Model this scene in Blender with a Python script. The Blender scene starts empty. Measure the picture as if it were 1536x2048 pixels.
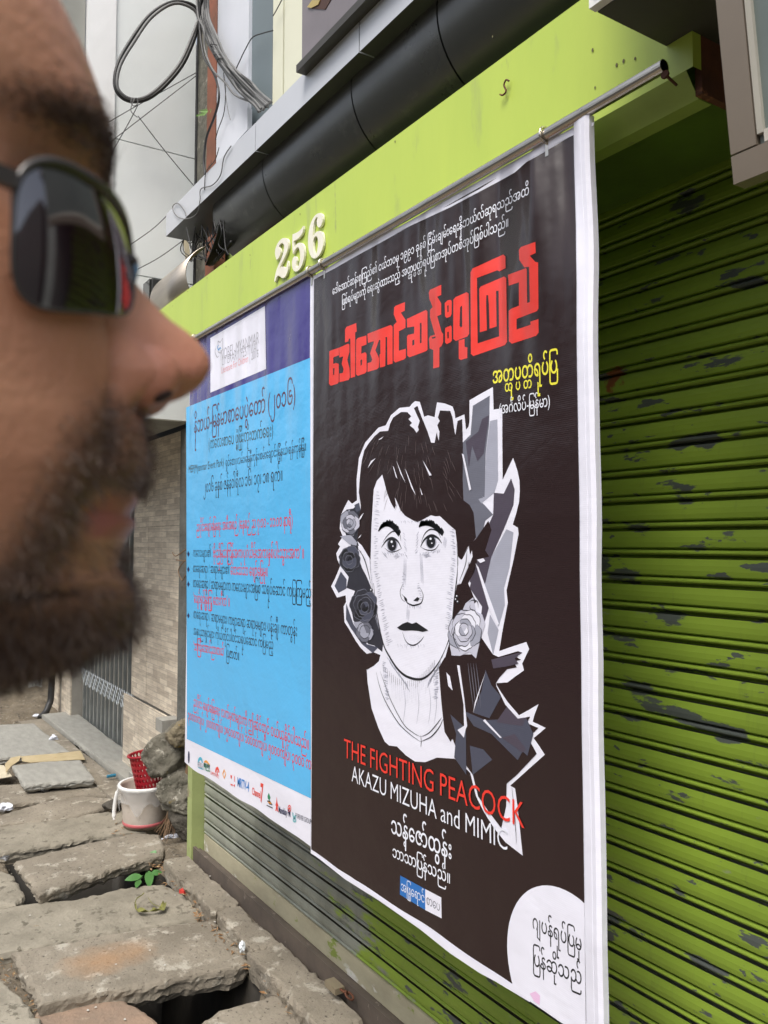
import bpy, math, random
import numpy as np
from mathutils import Vector, Matrix, noise as mnoise
from mathutils.geometry import tessellate_polygon
random.seed(7)
SC = bpy.context.scene
COL = SC.collection
rad = math.radians

# ---------------------------------------------------------------- camera, sky, sun, exposure
CAMZ = 1.62
FPX = 1658.0
YAW, PITCH = rad(32.9), rad(3.2)
PX0, PY0 = 768.0, 989.3
f0 = Vector((math.cos(YAW), -math.sin(YAW), 0)); ZV = Vector((0, 0, 1))
RV = Vector((-math.sin(YAW), -math.cos(YAW), 0))
FV = math.cos(PITCH)*f0 + math.sin(PITCH)*ZV
UV = -math.sin(PITCH)*f0 + math.cos(PITCH)*ZV
CP = Vector((0, 0, CAMZ))
cam = bpy.data.cameras.new('camera'); camo = bpy.data.objects.new('camera', cam); COL.objects.link(camo)
mw = Matrix((RV, UV, -FV)).transposed().to_4x4(); mw.translation = CP
camo.matrix_world = mw
cam.sensor_fit = 'VERTICAL'; cam.sensor_height = 5.126; cam.sensor_width = 3.845
cam.lens = FPX/2048*5.126
cam.shift_y = (PY0-1024)/2048
cam.clip_start = 0.01; cam.clip_end = 600
cam.dof.use_dof = True; cam.dof.focus_distance = 2.0; cam.dof.aperture_fstop = 2.3
SC.camera = camo

W = bpy.data.worlds.new('World'); SC.world = W; W.use_nodes = True
nt = W.node_tree; bgn = nt.nodes['Background']
sky = nt.nodes.new('ShaderNodeTexSky'); sky.sky_type = 'NISHITA'; sky.sun_disc = False
sky.sun_elevation = rad(58); sky.sun_rotation = rad(-31); sky.air_density = 1.0; sky.dust_density = 4.0; sky.ozone_density = 1.0
hs = nt.nodes.new('ShaderNodeHueSaturation'); hs.inputs['Saturation'].default_value = 0.45
nt.links.new(sky.outputs[0], hs.inputs['Color']); nt.links.new(hs.outputs[0], bgn.inputs[0])
bgn.inputs[1].default_value = 0.13
sl = bpy.data.lights.new('sun', 'SUN'); sl.energy = 1.5; sl.angle = rad(24); sl.color = (1, .95, .88)
so = bpy.data.objects.new('sun', sl); COL.objects.link(so)
sdir = Vector((-0.52*math.cos(rad(58)), 0.85*math.cos(rad(58)), math.sin(rad(58))))
so.rotation_euler = sdir.to_track_quat('Z', 'Y').to_euler(); so.location = (0, 0, 8)
vs = SC.view_settings; vs.view_transform = 'Standard'; vs.look = 'None'; vs.exposure = 0.82; vs.gamma = 1; vs.use_curve_mapping = False
SC.cycles.max_bounces = 8; SC.cycles.diffuse_bounces = 4; SC.cycles.use_denoising = True

# ---------------------------------------------------------------- from a pixel of the photograph to a point on a real plane
def ray(x, y): return FV + RV*((x-PX0)/FPX) + UV*((PY0-y)/FPX)
def aW(x, y, w):
    r = ray(x, y); return CP + r*(-w/r.y)
def aZ(x, y, z=0.1):
    r = ray(x, y); return CP + r*((z-CAMZ)/r.z)
def aX(x, y, X):
    r = ray(x, y); return CP + r*(X/r.x)
def aD(x, y, d): return CP + ray(x, y)*d

# ---------------------------------------------------------------- object helpers
def link(o): COL.objects.link(o); return o
def tag(o, label=None, cat=None, group=None, kind=None):
    if label: o['label'] = label
    if cat: o['category'] = cat
    if group: o['group'] = group
    if kind: o['kind'] = kind
    return o
def empty(name, loc, label, cat, group=None):
    o = link(bpy.data.objects.new(name, None)); o.location = loc; o.empty_display_size = .1
    return tag(o, label, cat, group)
def wloc(o):
    v = Vector(o.location)
    while o.parent: o = o.parent; v += Vector(o.location)
    return v
def mk(name, verts, faces, m, parent=None, smooth=False, base=None):
    """one mesh object; verts in world space, origin moved to the base of the piece"""
    vs_ = np.array([tuple(v) for v in verts], dtype=float)
    if base is None: base = Vector((vs_[:, 0].mean(), vs_[:, 1].mean(), vs_[:, 2].min()))
    base = Vector(base)
    me = bpy.data.meshes.new(name)
    me.from_pydata((vs_-np.array(base)).tolist(), [], faces)
    if smooth: me.polygons.foreach_set('use_smooth', [True]*len(me.polygons))
    me.materials.append(m); me.update()
    o = link(bpy.data.objects.new(name, me))
    o.location = base - (wloc(parent) if parent else Vector())
    if parent: o.parent = parent
    return o
class G:
    """collects shapes"""
    def __init__(s): s.v = []; s.f = []
    def add(s, v, f):
        n = len(s.v); s.v += [Vector(p) for p in v]; s.f += [tuple(i+n for i in q) for q in f]; return s
    def box(s, a, b):
        (x0, y0, z0), (x1, y1, z1) = a, b
        return s.add([(x0,y0,z0),(x1,y0,z0),(x1,y1,z0),(x0,y1,z0),(x0,y0,z1),(x1,y0,z1),(x1,y1,z1),(x0,y1,z1)],
                     [(0,3,2,1),(4,5,6,7),(0,1,5,4),(1,2,6,5),(2,3,7,6),(3,0,4,7)])
    def tube(s, pts, r, n=6, cap=True, close=False):
        pts = [Vector(p) for p in pts]; k = len(pts); rs = r if hasattr(r, '__len__') else [r]*k
        vv = []; up = None
        for i in range(k):
            if close: t = pts[(i+1) % k]-pts[i-1]
            else: t = pts[min(i+1, k-1)]-pts[max(i-1, 0)]
            t.normalize()
            if up is None: up = Vector((0,0,1)) if abs(t.z) < .9 else Vector((1,0,0))
            a = t.cross(up); a.normalize(); up = a.cross(t)
            for j in range(n):
                th = 2*math.pi*j/n; vv.append(pts[i]+(a*math.cos(th)+up*math.sin(th))*rs[i])
        ff = []
        for i in range(k if close else k-1):
            for j in range(n):
                i2 = (i+1) % k
                ff.append((i*n+j, i*n+(j+1) % n, i2*n+(j+1) % n, i2*n+j))
        if cap and not close: ff += [tuple(range(n-1, -1, -1)), tuple(range((k-1)*n, k*n))]
        return s.add(vv, ff)
    def mk(s, name, m, parent=None, smooth=False, base=None): return mk(name, s.v, s.f, m, parent, smooth, base)
def catmull(p, n=8, close=False):
    p = [Vector(q) for q in p]; k = len(p); out = []
    for i in range(k if close else k-1):
        if close: a, b, c, d = p[i-1], p[i], p[(i+1) % k], p[(i+2) % k]
        else: a, b, c, d = p[max(i-1, 0)], p[i], p[i+1], p[min(i+2, k-1)]
        for j in range(n):
            t = j/n
            out.append(.5*((2*b)+(c-a)*t+(2*a-5*b+4*c-d)*t*t+(3*b-a-3*c+d)*t**3))
    if not close: out.append(p[-1])
    return out
def bevel_box(name, a, b, m, parent=None, w=.004, seg=2):
    g = G().box(a, b); o = g.mk(name, m, parent)
    md = o.modifiers.new('bevel', 'BEVEL'); md.width = w; md.segments = seg; md.limit_method = 'ANGLE'
    return o
def prism(loops, off):
    """tessellated flat polygon(s) with holes, extruded by the vector off (None = flat)"""
    tri = tessellate_polygon([[Vector(p) for p in L] for L in loops])
    v = [Vector(p) for L in loops for p in L]; f = [tuple(t) for t in tri]
    if off is None: return v, f
    n = len(v); off = Vector(off)
    v2 = v+[p+off for p in v]; f2 = f+[tuple(i+n for i in reversed(t)) for t in f]
    st = 0
    for L in loops:
        k = len(L)
        for i in range(k):
            a, b = st+i, st+(i+1) % k; f2.append((a, b, b+n, a+n))
        st += k
    return v2, f2

# ---------------------------------------------------------------- materials
MATS = {}
def nd(nt, t, **k):
    n = nt.nodes.new(t)
    for a, b in k.items():
        if a.startswith('i_'): n.inputs[a[2:].replace('_', ' ')].default_value = b
        else: setattr(n, a, b)
    return n
def c4(c): return (c[0], c[1], c[2], 1)
def mat(name, c1, c2=None, scale=6, rough=.7, metal=0, bump=.0, bscale=60, bdist=.002, spec=.5, c3=None, s3=25, t3=.62, w3=.06,
        stretch=(1,1,1), coat=0, rvar=0, detail=8, c4_=None, s4=90, t4=.68):
    if name in MATS: return MATS[name]
    m = bpy.data.materials.new(name); m.use_nodes = True; nt = m.node_tree; p = nt.nodes['Principled BSDF']
    p.inputs['Roughness'].default_value = rough; p.inputs['Metallic'].default_value = metal
    p.inputs['Specular IOR Level'].default_value = spec; p.inputs['Coat Weight'].default_value = coat
    geo = nd(nt, 'ShaderNodeNewGeometry'); mp = nd(nt, 'ShaderNodeMapping'); mp.inputs['Scale'].default_value = stretch
    nt.links.new(geo.outputs['Position'], mp.inputs[0]); V = mp.outputs[0]
    c2 = c2 or tuple(x*.8 for x in c1)
    n1 = nd(nt, 'ShaderNodeTexNoise', i_Scale=scale, i_Detail=detail, i_Roughness=.62); nt.links.new(V, n1.inputs['Vector'])
    rp = nd(nt, 'ShaderNodeMapRange'); rp.inputs[1].default_value = .32; rp.inputs[2].default_value = .68
    nt.links.new(n1.outputs[0], rp.inputs[0])
    mx = nd(nt, 'ShaderNodeMix', data_type='RGBA'); mx.inputs[6].default_value = c4(c1); mx.inputs[7].default_value = c4(c2)
    nt.links.new(rp.outputs[0], mx.inputs[0]); out = mx.outputs[2]
    for cc, ss, tt in ((c3, s3, t3), (c4_, s4, t4)):
        if cc is None: continue
        n2 = nd(nt, 'ShaderNodeTexNoise', i_Scale=ss, i_Detail=6, i_Roughness=.65); nt.links.new(V, n2.inputs['Vector'])
        r2 = nd(nt, 'ShaderNodeMapRange'); r2.inputs[1].default_value = tt; r2.inputs[2].default_value = tt+w3
        nt.links.new(n2.outputs[0], r2.inputs[0])
        m2 = nd(nt, 'ShaderNodeMix', data_type='RGBA'); m2.inputs[7].default_value = c4(cc)
        nt.links.new(r2.outputs[0], m2.inputs[0]); nt.links.new(out, m2.inputs[6]); out = m2.outputs[2]
    nt.links.new(out, p.inputs['Base Color'])
    if bump:
        n5 = nd(nt, 'ShaderNodeTexNoise', i_Scale=bscale*.22, i_Detail=5, i_Roughness=.6); nt.links.new(V, n5.inputs['Vector'])
        b5 = nd(nt, 'ShaderNodeBump'); b5.inputs['Strength'].default_value = bump*.7; b5.inputs['Distance'].default_value = bdist*2.5
        nt.links.new(n5.outputs[0], b5.inputs['Height'])
        n3 = nd(nt, 'ShaderNodeTexNoise', i_Scale=bscale, i_Detail=10, i_Roughness=.65); nt.links.new(V, n3.inputs['Vector'])
        b = nd(nt, 'ShaderNodeBump'); b.inputs['Strength'].default_value = bump; b.inputs['Distance'].default_value = bdist
        nt.links.new(n3.outputs[0], b.inputs['Height']); nt.links.new(b5.outputs[0], b.inputs['Normal']); nt.links.new(b.outputs[0], p.inputs['Normal'])
    if rvar:
        r4 = nd(nt, 'ShaderNodeMapRange'); r4.inputs[3].default_value = rough-rvar; r4.inputs[4].default_value = rough+rvar
        nt.links.new(n1.outputs[0], r4.inputs[0]); nt.links.new(r4.outputs[0], p.inputs['Roughness'])
    MATS[name] = m; return m
def vinyl(name, c, rough=.3, spec=.5):
    """printed banner vinyl: flat ink colour, soft folds and a fine weave in the relief"""
    if name in MATS: return MATS[name]
    m = bpy.data.materials.new(name); m.use_nodes = True; nt = m.node_tree; p = nt.nodes['Principled BSDF']
    p.inputs['Base Color'].default_value = c4(c); p.inputs['Roughness'].default_value = rough; p.inputs['Specular IOR Level'].default_value = spec
    geo = nd(nt, 'ShaderNodeNewGeometry')
    def mapped(sc, rot=(0,0,0)):
        mp = nd(nt, 'ShaderNodeMapping'); mp.inputs['Scale'].default_value = sc; mp.inputs['Rotation'].default_value = rot
        nt.links.new(geo.outputs['Position'], mp.inputs[0]); return mp.outputs[0]
    # long folds hanging from the top
    nA = nd(nt, 'ShaderNodeTexNoise', i_Scale=1, i_Detail=1.5, i_Roughness=.4); nt.links.new(mapped((9, 1, 1.6), (0, rad(-24), 0)), nA.inputs['Vector'])
    sep = nd(nt, 'ShaderNodeSeparateXYZ'); nt.links.new(geo.outputs['Position'], sep.inputs[0])
    mr = nd(nt, 'ShaderNodeMapRange'); mr.inputs[1].default_value = 1.75; mr.inputs[2].default_value = 2.30; mr.inputs[3].default_value = .03; mr.inputs[4].default_value = 1.0
    nt.links.new(sep.outputs['Z'], mr.inputs[0])
    mr.interpolation_type = 'SMOOTHERSTEP'
    sb = nd(nt, 'ShaderNodeMath', operation='SUBTRACT'); nt.links.new(nA.outputs[0], sb.inputs[0]); sb.inputs[1].default_value = .5
    mx_ = nd(nt, 'ShaderNodeMapRange'); mx_.interpolation_type = 'SMOOTHERSTEP'
    for k_, x_ in zip((1,2,3,4), (1.15,1.75,1.0,.28)): mx_.inputs[k_].default_value = x_
    nt.links.new(sep.outputs['X'], mx_.inputs[0])
    m0_ = nd(nt, 'ShaderNodeMath', operation='MULTIPLY'); nt.links.new(sb.outputs[0], m0_.inputs[0]); nt.links.new(mx_.outputs[0], m0_.inputs[1])
    mu = nd(nt, 'ShaderNodeMath', operation='MULTIPLY'); nt.links.new(m0_.outputs[0], mu.inputs[0]); nt.links.new(mr.outputs[0], mu.inputs[1])
    b1 = nd(nt, 'ShaderNodeBump'); b1.inputs['Strength'].default_value = 1; b1.inputs['Distance'].default_value = .12
    nt.links.new(mu.outputs[0], b1.inputs['Height'])
    # broad buckling and small creases
    nB = nd(nt, 'ShaderNodeTexNoise', i_Scale=3.2, i_Detail=5, i_Roughness=.5); nt.links.new(mapped((1, 1, 1.3)), nB.inputs['Vector'])
    b2 = nd(nt, 'ShaderNodeBump'); b2.inputs['Strength'].default_value = .8; b2.inputs['Distance'].default_value = .012
    nt.links.new(nB.outputs[0], b2.inputs['Height']); nt.links.new(b1.outputs[0], b2.inputs['Normal'])
    nC = nd(nt, 'ShaderNodeTexVoronoi', i_Scale=7, feature='DISTANCE_TO_EDGE'); nt.links.new(mapped((1, 1, 1.6), (0, rad(35), 0)), nC.inputs['Vector'])
    cr = nd(nt, 'ShaderNodeMapRange'); cr.inputs[1].default_value = 0; cr.inputs[2].default_value = .05
    nt.links.new(nC.outputs['Distance'], cr.inputs[0])
    b3 = nd(nt, 'ShaderNodeBump'); b3.inputs['Strength'].default_value = .05; b3.inputs['Distance'].default_value = .0015
    nt.links.new(cr.outputs[0], b3.inputs['Height']); nt.links.new(b2.outputs[0], b3.inputs['Normal'])
    wv = nd(nt, 'ShaderNodeTexWave', i_Scale=90, i_Distortion=.6, bands_direction='Z'); nt.links.new(geo.outputs['Position'], wv.inputs['Vector'])
    b4 = nd(nt, 'ShaderNodeBump'); b4.inputs['Strength'].default_value = .10; b4.inputs['Distance'].default_value = .0006
    nt.links.new(wv.outputs['Fac'], b4.inputs['Height']); nt.links.new(b3.outputs[0], b4.inputs['Normal'])
    nt.links.new(b4.outputs[0], p.inputs['Normal'])
    MATS[name] = m; return m

concrete = mat('concrete_slab', (.285,.25,.195), (.165,.142,.108), 4, .9, bump=.9, bscale=70, bdist=.005, c3=(.38,.35,.29), s3=13, t3=.56, w3=.08, c4_=(.05,.042,.032), s4=75, t4=.59)
# the widest slab: same concrete with an orange stain of its own
concrete_stain = concrete.copy(); concrete_stain.name = 'concrete_orange_stain'
nt = concrete_stain.node_tree; p = nt.nodes['Principled BSDF']; src = p.inputs['Base Color'].links[0].from_socket
geo = nd(nt, 'ShaderNodeNewGeometry'); mp = nd(nt, 'ShaderNodeMapping'); mp.vector_type = 'POINT'; STAIN = mp
nt.links.new(geo.outputs['Position'], mp.inputs[0]); ln = nd(nt, 'ShaderNodeVectorMath', operation='LENGTH'); nt.links.new(mp.outputs[0], ln.inputs[0])
nz = nd(nt, 'ShaderNodeTexNoise', i_Scale=14, i_Detail=6); nt.links.new(geo.outputs['Position'], nz.inputs['Vector'])
ad = nd(nt, 'ShaderNodeMath', operation='ADD'); nt.links.new(ln.outputs['Value'], ad.inputs[0]); nt.links.new(nz.outputs[0], ad.inputs[1])
mr = nd(nt, 'ShaderNodeMapRange'); nt.links.new(ad.outputs[0], mr.inputs[0])
for k_, x_ in zip((1,2,3,4), (.7,1.6,.55,0)): mr.inputs[k_].default_value = x_
mx = nd(nt, 'ShaderNodeMix', data_type='RGBA'); mx.inputs[7].default_value = (.36,.19,.08,1); nt.links.new(mr.outputs[0], mx.inputs[0]); nt.links.new(src, mx.inputs[6]); nt.links.new(mx.outputs[2], p.inputs['Base Color'])
concrete_red = mat('concrete_reddish', (.29,.20,.14), (.20,.15,.11), 6, .9, bump=.9, bscale=70, bdist=.005, c3=(.38,.30,.22), s3=12, t3=.62, w3=.1, c4_=(.07,.05,.04), s4=70, t4=.64)
concrete_new = mat('concrete_clean', (.34,.335,.30), (.26,.255,.23), 9, .85, bump=.5, bscale=90, bdist=.003, stretch=(1,3,1), c4_=(.12,.11,.1), s4=60, t4=.66)
concrete_pale = mat('concrete_pale', (.31,.28,.22), (.19,.17,.13), 7, .9, bump=.9, bscale=50, bdist=.006, c3=(.13,.115,.085), s3=20, t3=.58)
dirt = mat('dirt', (.20,.165,.115), (.12,.098,.07), 11, .95, bump=1, bscale=60, bdist=.012, c3=(.26,.23,.18), s3=45, t3=.58, c4_=(.04,.032,.025), s4=30, t4=.6)
rockm = mat('rubble', (.19,.175,.14), (.085,.08,.06), 14, .95, bump=1, bscale=45, bdist=.012, c3=(.33,.31,.26), s3=25, t3=.58, c4_=(.16,.12,.04), s4=12, t4=.64)
asphalt = mat('asphalt', (.06,.058,.055), (.045,.044,.043), 20, .9, bump=.5, bscale=200)
green = mat('green_paint', (.50,.63,.095), (.44,.575,.085), 2.5, .42, bump=.12, bscale=18, bdist=.004, stretch=(2.5,1,.6), c3=(.40,.50,.11), s3=5, t3=.6, w3=.1, c4_=(.30,.35,.12), s4=9, t4=.66)
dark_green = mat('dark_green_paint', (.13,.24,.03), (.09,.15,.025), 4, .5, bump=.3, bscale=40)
tube_m = mat('grey_composite_panel', (.105,.105,.10), (.09,.09,.085), 3, .30, metal=.5, bump=.15, bscale=6, bdist=.006, c3=(.15,.148,.135), s3=9, t3=.60, w3=.15, rvar=.12, c4_=(.17,.165,.15), s4=70, t4=.68)
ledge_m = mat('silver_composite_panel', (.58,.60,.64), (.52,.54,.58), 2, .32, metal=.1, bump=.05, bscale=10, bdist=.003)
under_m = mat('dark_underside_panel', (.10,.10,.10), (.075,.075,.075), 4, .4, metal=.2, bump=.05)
white_wall = mat('white_wall_panel', (.84,.87,.85), (.80,.83,.81), 1.4, .4, bump=.25, bscale=2.2, bdist=.02, c3=(.50,.53,.50), s3=3, t3=.64, w3=.15, c4_=(.30,.29,.25), s4=26, t4=.76)
white_gloss = mat('white_gloss_strip', (.90,.90,.89), (.86,.86,.85), 4, .2, bump=.3, bscale=5, bdist=.012, c4_=(.4,.36,.3), s4=30, t4=.74)
grey_side = mat('grey_wall', (.30,.30,.27), (.25,.25,.22), 3, .7)
lgrey_panel = mat('light_grey_panel', (.66,.68,.74), (.60,.63,.68), 3, .35, bump=.1, bscale=5, bdist=.004, c4_=(.3,.31,.32), s4=8, t4=.68)
dgrey_panel = mat('slate_grey_panel', (.155,.195,.21), (.14,.175,.19), 3, .5, c4_=(.25,.28,.29), s4=60, t4=.76)
cream_panel = mat('cream_panel', (.74,.74,.58), (.68,.68,.53), 2, .4)
mauve_panel = mat('mauve_sign_panel', (.22,.19,.20), (.16,.14,.145), 4, .3, bump=.1, bscale=8)
black_m = mat('black_rubber', (.018,.018,.018), (.03,.03,.03), 20, .5)
grey_cable = mat('grey_cable', (.17,.17,.165), (.11,.11,.11), 14, .55)
steel = mat('stainless_steel', (.62,.58,.52), (.50,.46,.40), 6, .22, metal=1, bump=.12, bscale=20, c3=(.20,.14,.09), s3=18, t3=.66, stretch=(1,1,4))
brushed = mat('brushed_steel', (.52,.46,.38), (.42,.37,.31), 5, .38, metal=.9, bump=.05, stretch=(1,6,6))
rust = mat('rusty_iron', (.16,.055,.025), (.07,.03,.02), 14, .85, bump=.6, bscale=60, bdist=.003, c3=(.27,.11,.05), s3=22, t3=.6)
alu_brown = mat('bronze_aluminium', (.26,.215,.165), (.22,.18,.14), 5, .35, metal=.4, c4_=(.45,.42,.36), s4=60, t4=.75)
glass_grey = mat('dusty_dark_glass', (.16,.19,.175), (.12,.145,.135), 5, .3, c3=(.24,.27,.25), s3=9, t3=.62, w3=.12)
white_paint = mat('white_plastic', (.80,.80,.78), (.72,.72,.70), 8, .45, bump=.1)
black_sign = mat('black_sign_underside', (.055,.052,.045), (.045,.042,.037), 4, .6, bump=.15, bscale=60)

# shutter paint: green enamel worn back to grey primer in sideways scuffs, mostly grey at the far end
def shutter_mat():
    m = bpy.data.materials.new('worn_shutter_paint'); m.use_nodes = True; nt = m.node_tree; p = nt.nodes['Principled BSDF']
    geo = nd(nt, 'ShaderNodeNewGeometry'); L = nt.links.new
    def noise(sc, s, det=6, rough=.6, rot=(0,0,0)):
        mp = nd(nt, 'ShaderNodeMapping'); mp.inputs['Scale'].default_value = s; mp.inputs['Rotation'].default_value = rot; L(geo.outputs['Position'], mp.inputs[0])
        n = nd(nt, 'ShaderNodeTexNoise', i_Scale=sc, i_Detail=det, i_Roughness=rough); L(mp.outputs[0], n.inputs['Vector']); return n.outputs[0]
    def mr(i, a, b, c=0, d=1):
        r = nd(nt, 'ShaderNodeMapRange'); L(i, r.inputs[0])
        for k, x in zip((1,2,3,4), (a,b,c,d)): r.inputs[k].default_value = x
        return r.outputs[0]
    def mt(op, a, b):
        r = nd(nt, 'ShaderNodeMath', operation=op, use_clamp=(op == 'ADD'))
        for k, x in ((0,a),(1,b)):
            if isinstance(x, (int, float)): r.inputs[k].default_value = x
            else: L(x, r.inputs[k])
        return r.outputs[0]
    def mix(f, a, b):
        r = nd(nt, 'ShaderNodeMix', data_type='RGBA'); L(f, r.inputs[0])
        for k, x in ((6,a),(7,b)):
            if isinstance(x, tuple): r.inputs[k].default_value = c4(x)
            else: L(x, r.inputs[k])
        return r.outputs[2]
    sep = nd(nt, 'ShaderNodeSeparateXYZ'); L(geo.outputs['Position'], sep.inputs[0])
    g = mix(mr(noise(3, (1,1,1)), .35, .65), (.25,.36,.042), (.205,.30,.036))
    # sideways scuffs
    sc1 = mr(noise(1, (5,1,17), 7, .6), .605, .625)
    sc2 = mr(noise(1, (9,1,30), 7, .6), .625, .64)
    spots = mr(noise(1, (22,1,44), 5, .6), .70, .715)
    scuff = mt('MAXIMUM', mt('MAXIMUM', sc1, sc2), spots)
    col = mix(scuff, g, (.080,.092,.086))
    # grey film towards the far end and low down, with ragged green left over
    t = mt('ADD', mr(sep.outputs['X'], 1.35, 2.9, -.36, .58), mr(sep.outputs['Z'], .3, 1.0, .06, -.12))
    gm = mr(mt('ADD', t, mt('MULTIPLY', noise(1, (6,1,22), 9, .7), 1.0)),   .66, .74)
    gcol = mix(mr(noise(1, (9,1,3), 6), .4, .65), (.27,.285,.24), (.19,.20,.165))
    col = mix(gm, col, gcol)
    rb = mr(noise(1, (9,1,9), 5, .55), .66, .69)
    rz = mt('MULTIPLY', mr(sep.outputs['Z'], 1.75, 1.95), mr(sep.outputs['X'], 1.0, 1.08))
    col = mix(mt('MULTIPLY', rb, rz), col, (.24,.07,.025))
    dirty = mr(noise(1, (30,1,5), 8, .7), .60, .80, 0, .35)
    col = mix(dirty, col, (.08,.08,.05))
    L(col, p.inputs['Base Color']); p.inputs['Roughness'].default_value = .42; p.inputs['Specular IOR Level'].default_value = .4
    b = nd(nt, 'ShaderNodeBump'); b.inputs['Strength'].default_value = .25; b.inputs['Distance'].default_value = .0008
    L(mt('SUBTRACT', noise(60, (1,1,1)), mt('MULTIPLY', scuff, 1.2)), b.inputs['Height']); L(b.outputs[0], p.inputs['Normal'])
    return m
slat_m = shutter_mat()
def ledger_mat():
    m = bpy.data.materials.new('ledger_stone_print'); m.use_nodes = True; nt = m.node_tree; p = nt.nodes['Principled BSDF']; L = nt.links.new
    geo = nd(nt, 'ShaderNodeNewGeometry'); sep = nd(nt, 'ShaderNodeSeparateXYZ'); L(geo.outputs['Position'], sep.inputs[0])
    ad = nd(nt, 'ShaderNodeMath', operation='ADD'); L(sep.outputs['X'], ad.inputs[0]); L(sep.outputs['Y'], ad.inputs[1])
    cb = nd(nt, 'ShaderNodeCombineXYZ'); L(ad.outputs[0], cb.inputs[0]); L(sep.outputs['Z'], cb.inputs[1])
    def brick(wd, h, off, sq, c1, c2, seed):
        b = nd(nt, 'ShaderNodeTexBrick'); b.inputs['Scale'].default_value = 1; b.inputs['Brick Width'].default_value = wd; b.inputs['Row Height'].default_value = h
        b.inputs['Mortar Size'].default_value = .0012; b.inputs['Mortar Smooth'].default_value = .4; b.offset = off; b.squash = sq; b.squash_frequency = 3
        b.inputs['Color1'].default_value = c4(c1); b.inputs['Color2'].default_value = c4(c2); b.inputs['Mortar'].default_value = (.16,.14,.12,1)
        mp = nd(nt, 'ShaderNodeMapping'); mp.inputs['Location'].default_value = (seed, seed*.37, 0); L(cb.outputs[0], mp.inputs[0]); L(mp.outputs[0], b.inputs['Vector'])
        return b
    b1 = brick(.13, .031, .37, 1.6, (.88,.79,.64), (.42,.355,.28), .0)
    b2 = brick(.26, .062, .43, .7, (.88,.79,.64), (.60,.52,.43), 3.3)
    mx = nd(nt, 'ShaderNodeMix', data_type='RGBA'); mx.inputs[0].default_value = .35; L(b1.outputs[0], mx.inputs[6]); L(b2.outputs[0], mx.inputs[7])
    n = nd(nt, 'ShaderNodeTexNoise', i_Scale=1.0, i_Detail=8); mp = nd(nt, 'ShaderNodeMapping'); mp.inputs['Scale'].default_value = (14, 60, 1)
    L(cb.outputs[0], mp.inputs[0]); L(mp.outputs[0], n.inputs['Vector'])
    m2 = nd(nt, 'ShaderNodeMix', data_type='RGBA', blend_type='MULTIPLY'); m2.inputs[0].default_value = .8
    rr = nd(nt, 'ShaderNodeMapRange'); rr.inputs[1].default_value = .3; rr.inputs[2].default_value = .7; rr.inputs[3].default_value = .72; rr.inputs[4].default_value = 1.1; L(n.outputs[0], rr.inputs[0])
    L(mx.outputs[2], m2.inputs[6]); L(rr.outputs[0], m2.inputs[7]); L(m2.outputs[2], p.inputs['Base Color'])
    b = nd(nt, 'ShaderNodeBump'); b.inputs['Strength'].default_value = .5; b.inputs['Distance'].default_value = .002; b.invert = True
    L(b1.outputs['Fac'], b.inputs['Height']); L(b.outputs[0], p.inputs['Normal']); p.inputs['Roughness'].default_value = .45
    return m
ledger = ledger_mat()

# ---------------------------------------------------------------- planes of the street (metres to the right of the camera's line)
W_POST, W_FAS, W_SH, W_CH = 1.02, 1.05, 1.36, 1.31
GZ = 0.19
DZ = GZ-.10
XJ = aW(378,1640,W_CH).x

# ---------------------------------------------------------------- the setting: ground, trench, road
def hnoise(x, y, s, seed=0): return mnoise.noise(Vector((x*s+seed, y*s-seed, seed*.7)))
_h1 = [aZ(*q, GZ) for q in ((140,1777),(317,1731),(300,1765),(150,1797))]; _h2 = [aZ(*q, GZ) for q in ((300,2010),(330,2048),(480,1945),(540,2000))]
HOLES = [(min(p.x for p in h)-.06, max(p.x for p in h)+.10, min(p.y for p in h)-.03, max(p.y for p in h)+.005) for h in (_h1, _h2)]
def ground_h(x, y):
    w = -y
    h = GZ-.045+.016*hnoise(x, y, 3)+.010*hnoise(x, y, 11, 5)+.006*hnoise(x, y, 31, 9)
    if x < 3.85:                                                   # broken concrete rising to the shop's sill
        edge = 1.225+.02*hnoise(x, 0, 4.5, 3)+.02*hnoise(x, y, 14, 2)
        t = min(1, max(0, (w-edge)/.03)); t = t*t*(3-2*t)
        h = h*(1-t)+t*(.215+.008*hnoise(x, y, 8, 4)-.02*max(0, 2.6-x))
    else:
        t = min(1, max(0, (w-1.3)/.35)); h += .03*t
    if x < 4.25:                                                   # the open drain under the slabs
        q = min(x-1.95, 4.2-x, w-.66, 1.17-w)
        t = min(1, max(0, q/.03)); h = h*(1-t)+t*(-.75)
    for a, b, c, d in HOLES:
        j = .02*hnoise(x, y, 9, 8)
        q = min(x-a, b-x, y-c, d-y)+j
        t = min(1, max(0, q/.025)); t = t*t*(3-2*t)
        if w < 1.20: h = h*(1-t)+t*(-.42)
    if x > 7.15: h += .25*min(1, (x-7.15)/1.2)*min(1, max(0, (w-.2)/.7))*(.6+.7*hnoise(x, y, 2.2, 6)+.25*hnoise(x, y, 7, 1))
    return h
xs = np.concatenate([np.arange(1.9, 5.0, .02), np.arange(5.0, 11, .06)]); ys = np.arange(-1.75, -.1, .02)
v = [(x, y, ground_h(x, y)) for x in xs for y in ys]; ny = len(ys)
f = [(i*ny+j, (i+1)*ny+j, (i+1)*ny+j+1, i*ny+j+1) for i in range(len(xs)-1) for j in range(ny-1)]
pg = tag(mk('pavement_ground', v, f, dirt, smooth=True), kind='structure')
pg.data.materials.append(mat('drain_shade_dark', (.016,.014,.011), (.03,.025,.018), 14, .7, bump=.6))  # near-black colour stands in for the shade down in the drain and holes
pg.data.polygons.foreach_set('material_index', [1 if min(v[k][2] for k in q) < .06 else 0 for q in f])
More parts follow.
